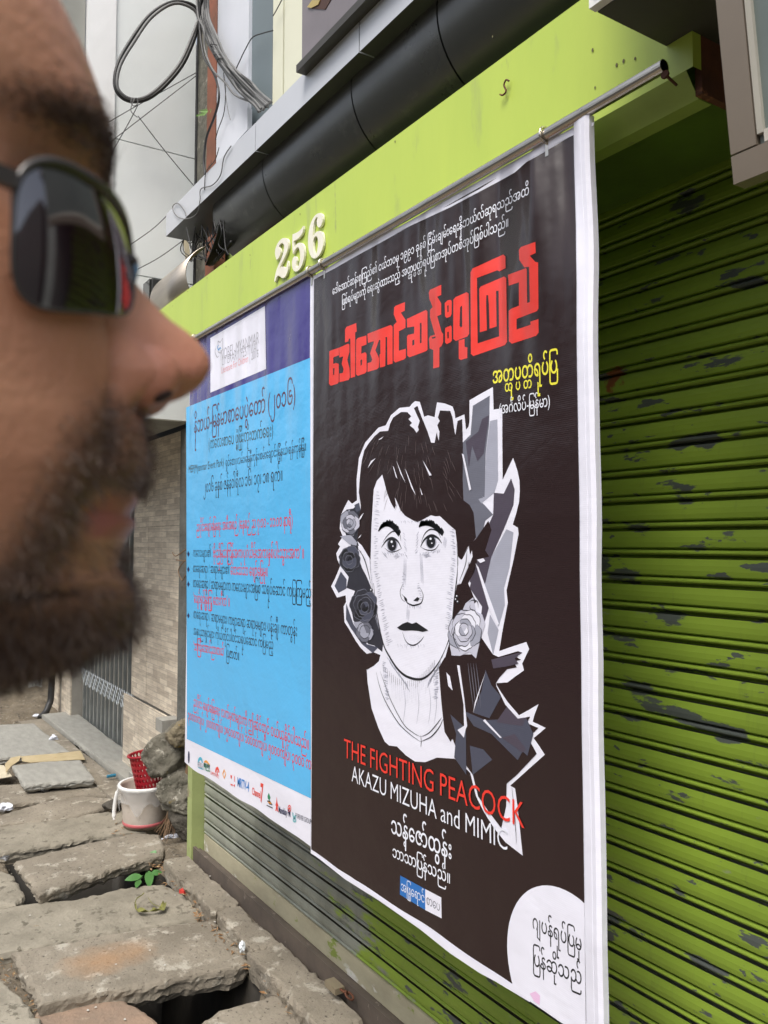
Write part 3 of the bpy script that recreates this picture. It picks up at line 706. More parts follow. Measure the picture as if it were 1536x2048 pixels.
# folded white hem standing off along the near edge
g = G(); v = []
for k in range(41):
    z = .822+(2.327-.822)*k/40; q = .003*mnoise.noise(Vector((0, z*5, 2)))
    for x, y in ((.979,.001),(.972,.007),(.955,.009),(.9545,.0085),(.945,.010),(.9375,.006),(.9375,-.006)): v.append((x+q*(x < .97), -W+y+q, z))
for k in range(40):
    for j in range(6): g.f.append((k*7+j, k*7+j+1, k*7+j+8, k*7+j+7))
g.v = v; g.mk('side_hem', v_white, pd)
g = G(); stroke(g, [(1160,262),(1163,900),(1183,1500),(1190,2040)], W, .0009, 17, taper=False); g.mk('hem_crease', v_g[2], pd)
# torn white top border swelling near the right
flat('top_border', [[(634,542),(640,523),(760,470),(900,410),(960,378),(1000,352),(1040,322),(1090,278),(1150,258),(1188,244),(1187,252),(1120,283),(1060,318),(1030,345),(1000,362),(900,415),(760,480)]], W, v_white, pd, 4)
flat('bottom_border', [[(624,1706),(700,1752),(800,1822),(900,1888),(1000,1952),(1060,1992),(1060,2004),(990,1962),(960,1946),(900,1906),(840,1858),(760,1802),(690,1758)]], W, v_white, pd, 5)
Lh = [ ('ဒေါ်အောင်ဆန်းစုကြည်၏ ငယ်ဘဝမှ ၁၉၉၁ ခုနှစ် ငြိမ်းချမ်းရေးနိုဘယ်လ်ဆုရသည်အထိ', (665,590), (1059,388), v_lett, 1.35, .006),
       ('ဖြစ်ရပ်များကို ရေးဆွဲထားသည့် အတ္ထုပ္ပတ္တိရုပ်ပြစာအုပ်တစ်အုပ်ဖြစ်ပါသည်။', (684,611), (1018,452), v_lett, 1.35, .006) ]
for s, a, b, m, q, o in Lh: text('caption_lettering', s, a, b, W, m, pd, q, o)
K1 = lambda p: (650+p[0]/6.678, 560+p[1]/6.678)
K2 = lambda p: (860+p[0]/6.4, 470+p[1]/6.4)
K0 = lambda p: p
for tr_, loops in (
 (K1, [[(60,950),(100,935),(188,905),(188,1005),(120,1030),(112,1045),(112,1120),(150,1108),(185,1120),(187,1360),(170,1385),(80,1412),(55,1390)],[(110,1180),(128,1175),(125,1265),(108,1270)]]),
 (K1, [[(190,905),(310,850),(328,865),(328,960),(300,1065),(330,1180),(335,1300),(318,1335),(195,1365),(195,1250),(240,1240),(250,1190),(225,1120),(245,1020),(195,1035)]]),
 (K1, [[(270,835),(270,660),(290,625),(420,575),(425,690),(405,700),(405,1290),(345,1310),(340,780),(318,790),(315,820)]]),
 (K1, [[(418,800),(440,775),(555,740),(557,860),(490,885),(485,985),(540,965),(557,985),(558,1220),(540,1245),(440,1280),(415,1260)],[(475,1070),(495,1060),(495,1135),(478,1145)]]),
 (K1, [[(568,720),(880,600),(905,625),(905,1115),(835,1135),(830,760),(812,765),(808,1145),(795,1155),(735,1170),(730,1000),(742,985),(740,800),(725,800),(675,940),(715,1020),(725,1050),(722,1165),(700,1190),(570,1228),(572,1110),(620,1095),(632,1060),(605,980),(655,830),(650,820),(575,840)]]),
 (K1, [[(920,600),(960,560),(920,460),(925,370),(945,345),(1070,295),(1068,410),(1015,435),(1065,515),(1078,530),(1078,640),(990,685),(988,945),(1080,918),(1083,1035),(1060,1060),(940,1102),(918,1080)]]),
 (K1, [[(1095,520),(1350,400),(1370,420),(1372,930),(1355,950),(1130,1033),(1100,1010),(1097,750),(1110,735),(1190,715),(1195,620),(1100,635)],[(1270,580),(1292,570),(1292,840),(1270,845)],[(1170,805),(1195,795),(1195,865),(1168,875)]]),
 (K0, [[(858,585.5),(860,580),(882.7,569.5),(882.7,590),(874.8,593.4),(882.7,606.7),(882.7,629),(874.8,632.5),(883.4,663.8),(886.6,668),(886.6,684),(883.4,692),(879,695.8),(879,732),(878.4,734.5),(866.8,736.7),(866.7,700),(859.6,697),(858.4,676.8),(861,672),(870,669.3),(860.4,634.9),(860.4,620),(865.6,614),(858.9,597.4)],[(864,674.5),(871.5,673),(871.3,676),(864.4,677.5)]]),
 (K2, [[(190,870),(230,835),(270,830),(282,850),(280,1010),(262,1045),(215,1062),(195,1040)],[(222,905),(240,900),(240,985),(225,990)]]),
 (K2, [[(195,1190),(265,1160),(280,1175),(282,1350),(262,1375),(215,1397),(195,1375)],[(222,1245),(242,1235),(242,1320),(225,1325)]]),
 (K2, [[(300,830),(330,795),(470,732),(498,750),(503,1265),(480,1300),(330,1357),(300,1330)],[(388,925),(412,900),(415,1170),(395,1185),(380,1160)]]),
 (K2, [[(370,1352),(445,1328),(445,1430),(480,1440),(480,1575),(395,1600),(370,1585)]]),
 (K2, [[(520,480),(545,430),(940,250),(968,275),(970,425),(890,465),(862,452),(603,550),(612,1388),(887,1297),(880,712),(848,718),(855,1170),(765,1200),(755,880),(745,770),(725,770),(720,850),(730,1220),(640,1245),(632,690),(650,660),(950,532),(978,550),(988,1370),(960,1410),(555,1550),(525,1520)]]),
 (K2, [[(1140,190),(1165,155),(1350,88),(1355,230),(1280,265),(1350,345),(1385,350),(1390,940),(1370,975),(1110,1075),(1110,1210),(1290,1150),(1285,1110),(1390,1075),(1392,1250),(1360,1290),(1050,1392),(1012,1360),(1010,970),(1040,945),(1140,905),(1140,605),(1010,650),(1000,510),(1230,425),(1240,440),(1245,870),(1280,860),(1270,405),(1210,415),(1145,320)]])):
    lp = [[aW(*tr_(p), W)+Vector((0, .00036, 0)) for p in Q] for Q in loops]
    v, f = prism(lp, None); mk('headline_letter', v, f, v_red, pd)
text('subtitle_lettering', 'အတ္ထုပ္ပတ္တိရုပ်ပြ', (985,767), (1116,745), W, v_yellow, pd, 1.5, .012)
text('subtitle_lettering', '(အင်္ဂလိပ်-မြန်မာ)', (999,828), (1102,812), W, v_lett, pd, 1.45, .006, layer=12)
# portrait: white torn-paper silhouette, dark hair and facets, brush lines
outline = [TA(p) for p in [(575,172),(592,150),(610,135),(640,140),(652,180),(668,235),(692,226),(715,232),(735,238),(742,190),(750,143),(800,150),(850,170),(862,205),(868,245),(925,220),(930,260),(935,318),(952,300),(958,270),(958,130),(1030,88),(1108,45),(1112,190),(1168,180),(1168,400),(1170,640),(1205,565),(1237,498),(1262,570),(1278,640),(1280,710),(1275,780),(1258,850),(1235,925),(1268,945),(1272,985),(1240,1150),(1195,1345),(1203,1425),(1170,1600),(1148,1735),(1225,1708),(1322,1676),(1340,1722),(1295,1815),(1307,1858),(1240,1905),(1202,1935),(1130,1940)]] \
 + [TB(p) for p in [(905,230),(930,270),(960,315),(1020,385),(1070,358),(1120,328),(1100,380),(1090,418),(1157,450),(1095,502),(1125,545),(1152,587),(1070,660),(975,745),(1000,760),(1012,850),(1025,970),(1039,1104),(950,1035),(890,960),(840,880),(800,800),(786,745),(770,680),(720,630),(690,608),(600,602),(540,625),(487,622),(440,590),(395,545),(355,540),(332,520),(300,450),(265,350),(245,220),(240,150)]] \
 + [TA(p) for p in [(298,1858),(345,1830),(378,1800),(388,1760),(345,1742),(300,1752),(262,1715),(230,1670),(190,1600),(158,1550),(152,1450),(168,1420),(165,1378),(110,1392),(90,1355),(72,1320),(100,1265),(130,1190),(112,1150),(105,1110),(130,1065),(116,1050),(147,1002),(128,955),(132,870),(155,820),(182,768),(206,792),(238,770),(235,640),(250,500),(290,400),(375,305),(422,290),(455,225),(510,178)]]
flat('portrait_outline', [outline], W, v_white, pd, 4)
hair = [(560,205),(585,232),(568,250),(590,275),(575,290),(602,312),(620,338),(634,320),(628,300),(640,262),(618,215),(603,180),(625,165),(650,232),(690,330),(713,402),(735,402),(748,335),(762,390),(766,330),(752,290),(768,262),(756,240),(770,195),(835,198),(850,240),(858,300),(868,352),(882,262),(912,250),(915,350),(917,470),(915,640),(920,770),(960,800),(985,850),(1000,1010),(970,1050),(945,1070),(925,1110),(905,1150),(885,1130),(880,1060),(868,960),(832,930),(795,895),(768,870),(740,872),(712,865),(665,890),(628,910),(610,905),(565,880),(545,868),(515,830),(500,790),(480,750),(488,800),(478,825),(455,785),(430,720),(415,660),(400,605),(365,645),(345,700),(330,950),(325,1150),(300,1110),(270,1060),(240,1030),(245,960),(243,900),(262,830),(262,800),(250,720),(255,640),(262,570),(270,510),(285,450),(310,410),(350,360),(385,330),(438,325),(450,280),(470,240),(520,205)]
flat('portrait_hair', [hair], W, v_brown, pd, 6, TA)
left_dark = [[(170,830),(215,822),(250,790),(262,830),(245,960),(240,1030),(250,1060),(240,1120),(262,1180),(300,1260),(330,1330),(345,1380),(360,1500),(395,1640),(405,1690),(400,1740),(350,1700),(310,1690),(260,1600),(215,1540),(195,1430),(225,1350),(170,1330),(185,1260),(140,1200),(120,1130),(150,1080),(200,1060),(170,1000),(150,930)]]
flat('portrait_left_shadow', left_dark, W, v_g[0], pd, 5, TA)
flat('portrait_facet', [[(95,1318),(135,1225),(172,1275),(170,1335),(120,1362)],[(170,1430),(215,1560),(300,1690),(375,1710),(340,1748),(270,1690),(200,1590),(168,1530)],[(222,800),(252,785),(262,830),(235,850)]], W, v_g[1], pd, 7, TA)
flat('portrait_facet', [[(150,860),(190,830),(235,905),(238,960),(215,1000),(165,975)],[(215,1550),(260,1545),(345,1600),(330,1655),(265,1650)],[(130,1000),(200,990),(240,1040),(235,1060),(190,1050)]], W, v_g[3], pd, 8, TA)
flat('portrait_ear', [[(245,1060),(275,1070),(330,1190),(338,1300),(318,1290),(270,1200)],[(955,1065),(965,1130),(945,1200),(905,1305),(882,1300),(885,1190),(905,1165)],[(975,1090),(980,1130),(960,1180),(955,1150)]], W, v_white, pd, 9, TA)
flat('portrait_facet', [[(980,165),(1088,100),(1085,280),(1062,470),(1055,755),(985,705),(915,680),(915,400),(965,350)],[(915,680),(985,700),(1052,755),(1020,770),(1055,800),(1110,862),(1060,900),(1035,1000),(1000,1022),(985,850),(912,770)]], W, v_g[2], pd, 5, TA)
flat('portrait_facet', [[(1090,262),(1137,252),(1142,640),(1118,722),(1035,790),(1015,762),(1055,750),(1064,470)],[(1195,955),(1240,975),(1215,1200),(1180,1330),(1185,1440),(1147,1575),(1100,1500),(1050,1300),(1100,1130)],[(1090,1500),(1145,1600),(1110,1757),(1075,1620)]], W, v_g[3], pd, 6, TA)
flat('portrait_facet', [[(935,395),(1015,330),(1040,250),(1085,225),(1050,470),(1010,520),(975,420),(955,560)],[(1115,722),(1178,727),(1225,630),(1248,700),(1240,800),(1180,950),(1100,1130),(1060,1300),(1010,1335),(960,1290),(975,1200),(1000,1022),(1080,930),(1110,862)],[(1000,1170),(1085,1450),(1040,1600),(1030,1700),(1000,1780),(1040,1450),(960,1330)]], W, v_g[4], pd, 7, TA)
flat('portrait_hair', [[(905,1150),(945,1075),(1005,1010),(1080,900),(1100,960),(1060,1090),(1085,1130),(1010,1150),(990,1230),(950,1300),(1000,1420),(880,1560),(850,1560),(862,1400),(880,1310),(905,1305),(950,1200),(965,1110)],[(1030,1640),(1110,1757),(1145,1772),(1270,1735),(1298,1745),(1255,1770),(1290,1790),(1240,1800),(1262,1838),(1200,1850),(1150,1905),(1125,1945),(1160,2060),(780,2060),(770,1900),(830,1680),(845,1762),(1000,1782)]], W, v_brown, pd, 8, TA)
flat('portrait_shoulder', [[(610,140),(640,90),(720,75),(880,70),(925,95),(890,150),(905,235),(950,330),(1015,402),(1078,392),(1062,425),(1120,450),(1068,500),(1112,582),(1010,690),(958,735),(955,850),(930,962),(860,870),(812,800),(785,690),(720,600),(680,505),(670,520),(640,470),(632,400),(622,300)]], W, v_brown, pd, 9, TB)
flat('portrait_facet', [[(850,152),(880,230),(930,290),(870,400),(788,372),(830,260)],[(738,362),(850,410),(1060,400),(1095,480),(1065,592),(1040,570),(1015,615),(960,560),(880,480),(790,440)],[(670,380),(750,452),(752,690),(690,600),(700,480)],[(770,540),(840,560),(885,612),(785,690)]], W, v_g[1], pd, 11, TB)
flat('portrait_facet', [[(905,420),(960,340),(1015,402),(1060,396),(1040,440),(960,430)],[(880,100),(1035,62),(1000,95),(1020,120),(960,135),(890,145)],[(935,500),(1000,480),(1060,560),(1040,575)]], W, v_g[4], pd, 12, TB)
flat('portrait_highlight', [[(650,165),(668,185),(682,258),(660,235)],[(705,128),(718,130),(742,300),(757,440),(742,470),(738,330)],[(707,460),(755,430),(740,500)],[(852,160),(800,330),(788,372),(796,320)],[(848,405),(935,500),(925,500),(838,412)]], W, v_white, pd, 13, TB)
g = G()
for i in range(0): stroke(g, [(760+i*14,118),(775+i*14,240),(790+i*12,350)], W, .0022, 13, TB, 3)
stroke(g, [(985,745),(1000,900),(1010,1045)], W, .0016, 14, TB); g.mk('portrait_line', v_g[0], pd)
for i in range(4):
    g = G(); stroke(g, [(760+i*14,118),(775+i*14,240),(790+i*12,350)], W, .0022, 13, TB, 3); g.mk('portrait_line', v_g[2], pd)
flat('portrait_highlight', [[(912,470),(925,480),(972,700),(960,708)],[(1000,1172),(1020,1200),(1150,1560),(1140,1575),(1085,1460)],[(1010,1150),(1050,1140),(1062,1158),(1030,1172)],[(492,512),(503,540),(552,660),(520,600)],[(470,548),(478,560),(500,632),(490,620)],[(548,565),(560,590),(618,738),(590,690)],[(660,508),(672,530),(720,610),(705,612)],[(645,690),(650,700),(662,735),(655,735)],[(362,500),(330,520),(310,565),(330,538)],[(412,362),(385,378),(380,384),(398,378)],[(270,988),(258,1000),(248,1015),(262,1005)],[(285,850),(262,875),(250,905),(268,885)]], W, v_white, pd, 14, TA)
# white rose by the jaw, dark roses on the left: petals then spiral lines
rose = [(850,1560),(905,1500),(935,1430),(985,1390),(1002,1480),(1042,1500),(1062,1560),(1030,1660),(1002,1782),(960,1740),(900,1765),(845,1762),(835,1640)]
flat('portrait_rose', [rose], W, v_g[5], pd, 12, TA)
def swirl(g, cx, cy, r, n, col_w, seed, lay):
    rn = random.Random(seed)
    for k in range(n):
        rr = r*(.14+.86*(k+1)/n); a0 = k*2.4+rn.random()
        for s in range(2 if k > 1 else 1):
            a = a0+s*math.pi+rn.random()*.6; sp = 2.0+rn.random()*.7
            pts = [(cx+rr*(1+.10*math.sin(3*t+seed))*math.cos(t)*.78, cy+rr*(1+.08*math.cos(2*t))*math.sin(t)) for t in np.linspace(a, a+sp, 7)]
            stroke(g, pts, W, col_w, lay, TA, 4)
def petals(cx, cy, r, cols, edge, seed, lay, rings=((1.0,6),(.76,5),(.52,4),(.3,3))):
    rn = random.Random(seed); k = 0
    for (q, cnt) in rings:
        a0 = rn.random()*6
        for i in range(cnt):
            a = a0+2*math.pi*i/cnt+rn.uniform(-.2,.2); da = math.pi/cnt*1.35; ro = r*q*rn.uniform(.88,1.08); k += 1
            P_ = [(cx+ro*.22*math.cos(a)*.8, cy+ro*.22*math.sin(a))]+[(cx+ro*(1-.22*abs(t)**2.4+.03*math.sin(t*9+k))*math.cos(a+da*t)*.80, cy+ro*(1-.22*abs(t)**2.4+.03*math.sin(t*9+k))*math.sin(a+da*t)) for t in np.linspace(-1, 1, 9)]
            flat('portrait_petal', [P_], W, cols[k % len(cols)], pd, lay+.12*k, TA)
            gg = G(); stroke(gg, P_[1:], W, .0019, lay+.12*k+.08, TA, 3); gg.mk('portrait_petal_edge', edge, pd)
petals(925, 1600, 138, [v_g[5], v_white, v_g[3], v_g[5]], v_g[0], 3, 13)
petals(290, 1450, 112, [v_g[0], v_g[1], v_black, v_g[0]], v_g[2], 8, 13)
petals(190, 1150, 88, [v_g[1], v_g[0], v_black], v_g[2], 9, 13, ((1.0,5),(.66,4),(.35,3)))
petals(195, 915, 80, [v_g[3], v_g[2], v_g[5]], v_g[0], 4, 13, ((1.0,5),(.66,4),(.35,3)))
petals(290, 1610, 70, [v_g[3], v_g[2]], v_g[0], 12, 13, ((1.0,5),(.6,3)))
g = G(); swirl(g, 985, 1450, 45, 2, .002, 5, 14)
stroke(g, [(845,1640),(900,1580),(960,1500)], W, .002, 14, TA); stroke(g, [(870,1560),(860,1650),(900,1740)], W, .003, 14, TA); tag(g.mk('portrait_rose_line', v_g[0], pd), kind='stuff')
g = G(); stroke(g, [(245,1075),(290,1150),(325,1280)], W, .003, 14, TA); stroke(g, [(262,1090),(300,1190),(335,1330)], W, .0015, 14, TA); stroke(g, [(945,1090),(935,1180),(895,1290)], W, .002, 14, TA)
tag(g.mk('portrait_rose_line', v_g[0], pd), kind='stuff')
# face: eyes, brows, nose, mouth, jaw and neckline drawn with the brush
g = G(); gl = G(); gm = G()
def blob(g, cx, cy, rx, ry, lay, tr=TA, n=18):
    pts = [aW(*tr((cx+rx*math.cos(2*math.pi*t/n), cy+ry*math.sin(2*math.pi*t/n))), W) for t in range(n)]
    for p in pts: p.y = -W+.00012*lay
    g.add(pts, [tuple(range(n))])
for (cx, cy, rx) in ((463,1055,35), (712,1036,35)):
    blob(gm, cx, cy, rx, 44, 6); blob(g, cx, cy, rx*.8, 40, 7); blob(gl, cx-2, cy-20, 7, 8, 8); blob(gl, cx+6, cy+8, 4, 5, 8)
stroke(g, [(395,1072),(425,1030),(460,1012),(498,1030),(524,1078)], W, .0055, 8, TA); stroke(g, [(415,1075),(450,1100),(490,1095),(524,1078)], W, .002, 8, TA)
stroke(g, [(405,1040),(430,1000),(470,968),(510,985),(520,1030)], W, .0028, 8, TA)
stroke(g, [(645,1068),(670,1022),(712,995),(755,1010),(782,1045)], W, .0055, 8, TA); stroke(g, [(648,1070),(690,1088),(735,1085),(765,1050)], W, .002, 8, TA)
stroke(g, [(650,1040),(672,985),(710,955),(755,970),(775,1010)], W, .0028, 8, TA)
rn = random.Random(5)
for i in range(34):
    t = i/33
    x = 382+125*t; y = 985-75*math.sin(math.pi*min(1, .15+t*.75))+20*t; stroke(g, [(x-6,y+17),(x+11,y-13-rn.random()*12)], W, .0040, 8, TA, taper=False)
    x = 640+145*t; y = 955-48*math.sin(math.pi*min(1, .2+t*.8))+26*t; stroke(g, [(x-4,y+15),(x+9,y-12-rn.random()*12)], W, .0040, 8, TA, taper=False)
stroke(g, [(532,1305),(515,1355),(525,1400),(548,1420)], W, .0018, 8, TA); stroke(g, [(525,1370),(550,1400),(560,1425),(590,1440),(612,1440),(650,1425),(662,1375),(640,1325)], W, .0032, 8, TA)
flat('portrait_nostril', [[(538,1380),(558,1398),(562,1420),(545,1410)],[(600,1412),(625,1388),(640,1398),(628,1415)]], W, v_black, pd, 9, TA)
flat('portrait_lip', [[(495,1585),(530,1560),(562,1548),(592,1560),(618,1550),(655,1575),(695,1602),(660,1612),(630,1605),(592,1602),(540,1604),(515,1598)]], W, v_black, pd, 9, TA)
stroke(g, [(530,1612),(548,1665),(575,1692),(610,1695),(645,1670),(668,1640)], W, .0026, 8, TA)
for i in range(12): stroke(gm, [(545+i*9,1625+rn.random()*20),(552+i*8,1650+rn.random()*25)], W, .0012, 8, TA)
stroke(g, [(345,1300),(365,1480),(405,1680),(450,1775),(500,1850),(560,1898),(640,1915),(700,1885),(760,1810),(800,1730)], W, .0055, 9, TA)
stroke(g, [(330,640),(328,900),(322,1150),(345,1380)], W, .0022, 9, TA); stroke(g, [(878,1050),(884,1200),(862,1400),(838,1620),(780,1780)], W, .003, 9, TA)
for i in range(26):
    t = i/25; x = 405+330*t; y = 1790+140*math.sin(math.pi*min(1, .08+t*.9)); stroke(g, [(x,y-6),(x+6-12*t,y+30+rn.random()*30)], W, .0035, 8, TA)
    stroke(gm, [(x,y+10),(x+8-14*t,y+80+rn.random()*70)], W, .0022, 7, TA)
stroke(g, [(290,165),(305,230),(335,310),(400,420),(460,480),(516,520)], W, .0026, 9, TB); stroke(g, [(310,160),(335,230),(370,320),(430,430),(480,475),(518,495)], W, .0022, 9, TB)
stroke(g, [(520,495),(560,475),(600,430),(626,395)], W, .0022, 9, TB); stroke(g, [(518,520),(570,495),(610,450),(632,405)], W, .0026, 9, TB); stroke(g, [(518,485),(520,520),(518,550)], W, .0020, 9, TB)
for a in (430, 500, 560, 590): stroke(gm, [(a,240),(a+8,330),(a-4,430)], W, .0014, 7, TB)
for (a, b, c, d) in ((540,1130,535,1300),(640,1100,650,1300),(400,1100,420,1130),(500,1110,470,1135),(700,1110,660,1125),(800,1000,790,1060),(350,1500,380,1600),(845,1500,830,1600),(560,1450,555,1530)):
    for k in range(4): stroke(gm, [(a+k*5,b+k*6),((a+c)/2+k*5,(b+d)/2+k*4),(c+k*5,d+k*5)], W, .0010, 7, TA)
rn = random.Random(31)
gh = G()
for i in range(90):
    x = rn.uniform(280, 880); y = rn.uniform(330, 800)
    if x < 420 and y > 560: continue
    dx = (x-600)*.10+rn.uniform(-6, 10); stroke(gh, [(x,y),(x+dx*.6,y+30),(x+dx*1.3,y+rn.uniform(50,95))], W, .0010, 9, TA, 3)
tag(gh.mk('portrait_hair_glint', vinyl('ink_hair_glint', (.13,.10,.10), .35), pd), kind='stuff')
gc = G()
def hatch(x0, y0, x1, y1, n, L, ang, wd=.0011):
    for i in range(n):
        t = i/max(1, n-1); x = x0+(x1-x0)*t+rn.uniform(-5,5); y = y0+(y1-y0)*t+rn.uniform(-5,5); l = L*rn.uniform(.5,1.2)
        stroke(gc, [(x,y),(x+l*math.cos(rad(ang))*.5+2,y+l*math.sin(rad(ang))*.5),(x+l*math.cos(rad(ang)),y+l*math.sin(rad(ang)))], W, wd, 7.4, TA, 3)
hatch(350,1250,430,1700,34,34,-25); hatch(868,1150,835,1600,34,34,200); hatch(350,1000,345,1240,16,26,-10); hatch(360,720,345,950,14,30,10)
hatch(400,1100,525,1105,16,26,60); hatch(650,1105,770,1085,16,24,110); hatch(560,1440,640,1440,10,22,80); hatch(640,1300,655,1400,10,20,170); hatch(530,1230,525,1330,9,18,20)
hatch(535,980,545,1120,12,24,60); hatch(630,970,622,1100,12,22,120); hatch(500,1690,660,1690,14,26,80); hatch(860,960,872,1120,14,26,190); hatch(520,900,700,905,18,20,80)
hatch(430,1770,560,1960,22,40,60,.0016); hatch(700,1930,775,1800,20,40,110,.0016); hatch(400,1800,420,2040,22,30,20,.0014); hatch(765,1850,755,2040,20,30,170,.0014)
tag(gc.mk('portrait_hatching', v_g[3], pd), kind='stuff')
# tiny earrings
for (x, y) in ((330,1345),(338,1370),(332,1395),(880,1385),(872,1405),(885,1420)): blob(g, x, y, 10, 12, 10); blob(gl, x-2, y-3, 4, 5, 11)
g.mk('portrait_brush_line', v_black, pd); tag(gm.mk('portrait_tone_line', v_g[3], pd), kind='stuff'); gl.mk('portrait_eye_glint', v_lett, pd)
text('title_lettering', 'THE FIGHTING PEACOCK', (689,1514), (1051,1657), W, v_red, pd, 1.18, -.004, layer=16)
text('author_lettering', 'AKAZU MIZUHA and MIMIC', (704.5,1562), (1018,1702), W, v_lett, pd, 1.18, -.004, layer=16)
text('author_lettering', 'သန့်ဇော်ထွန်း', (782,1665), (905,1719), W, v_lett, pd, 1.3, .008, layer=6)
text('author_lettering', 'ဘာသာပြန်သည်။', (785,1713), (902,1768), W, v_lett, pd, 1.2, .008, layer=6)
flat('publisher_logo_field', [[TB(p) for p in ((412,1205),(540,1275),(540,1382),(410,1303))]], W, v_logo, pd, 5)
flat('publisher_logo_field', [[TB(p) for p in ((540,1275),(622,1318),(624,1425),(540,1382))]], W, v_white, pd, 5)
text('publisher_lettering', 'အဖြူရောင်', TB((415,1280)), TB((538,1348)), W, v_lett, pd, 1.35, -.004, layer=7)
text('publisher_lettering', 'စာပေ', TB((545,1350)), TB((617,1390)), W, v_g[2], pd, 1.35, -.006, layer=7)
# white circle, cut by the sheet's corner
cxr, czr, rr = 1.020, .893, .148
pts = []
for t in range(64):
    a = 2*math.pi*t/64; x = cxr+rr*1.0*math.cos(a); z = czr+rr*math.sin(a); pts.append(Vector((max(x, .9795), -W+.00012*4, max(z, .8225))))
cl = [pts[0]]
for p in pts[1:]:
    if (p-cl[-1]).length > 1e-5: cl.append(p)
v, f = prism([cl], None); mk('white_disc', v, f, v_white, pd)
text('disc_lettering', 'ဂျပန်ရုပ်ပြမှ', (1065,1856), (1165,1903), W, v_black, pd, 1.5, .004, layer=6)
text('disc_lettering', 'ပြန်ဆိုသည်', (1066,1930), (1165,1970), W, v_black, pd, 1.5, .004, layer=6)
flat('pink_smear', [[TB(p) for p in ((1075,1810),(1105,1798),(1128,1820),(1126,1870),(1098,1850))]], W, vinyl('pink_stain', (.78,.52,.74)), pd, 5)

# ---------------------------------------------------------------- the blue poster
pb = empty('festival_poster', (2.38,-W,.84), 'sky blue and violet festival poster with red and black lettering', 'poster')
sheet('backing_sheet', 1.924, 2.866, .842, 2.352, v_white, pb, y=-.0002, wob=.006, seed=21)
sheet('violet_band', 1.940, 2.862, 2.05, 2.344, v_navy, pb, y=.00012, wob=.003, seed=23)
A = aW(374,1478,W); B = aW(622,1597,W)
pts = [aW(372.5,815,W), aW(620.5,715.5,W), B, A]
for p in pts: p.y += .00024
v, f = prism([pts], None); mk('blue_field', v, f, v_blue, pb)
flat('festival_panel', [[(421,676),(530,612),(532.5,738),(421,785.5)]], W, v_white, pb, 4)
v_gt = vinyl('ink_soft_grey', (.36,.35,.40), .3)
text('panel_lettering', 'NOBEL-MYANMAR', (441,722), (518.5,687), W, v_gt, pb, 1.5, -.012, layer=6)
text('panel_lettering', 'LITERARY FESTIVAL', (444,731.5), (517.5,701.5), W, v_gt, pb, 1.3, -.014, layer=6)
text('panel_lettering', 'Literature For Children', (443,747.5), (497,723), W, vinyl('ink_soft_red', (.75,.25,.28), .3), pb, 1.4, -.006, layer=6)
text('panel_lettering', '| 2016', (499,722), (517.5,714), W, v_gt, pb, 1.4, -.004, layer=6)
g = G(); T4 = lambda p: (370+p[0]/5.12, 600+p[1]/5.12)
stroke(g, [(340,420),(362,435),(388,390),(388,505),(362,545),(340,530),(340,420)], W, .0035, 6, T4, 1, False); stroke(g, [(320,490),(308,530),(330,585),(352,570)], W, .004, 6, T4)
g.mk('book_logo', v_gt, pb)
g = G(); stroke(g, [(350,460),(335,480),(345,510),(362,490),(372,500)], W, .006, 7, T4); g.mk('book_logo', vinyl('ink_logo_cyan', (.05,.30,.62), .3), pb)
v_brz = vinyl('ink_maroon', (.10,.03,.06), .28); v_dk = vinyl('ink_dark_olive', (.035,.045,.03), .28)
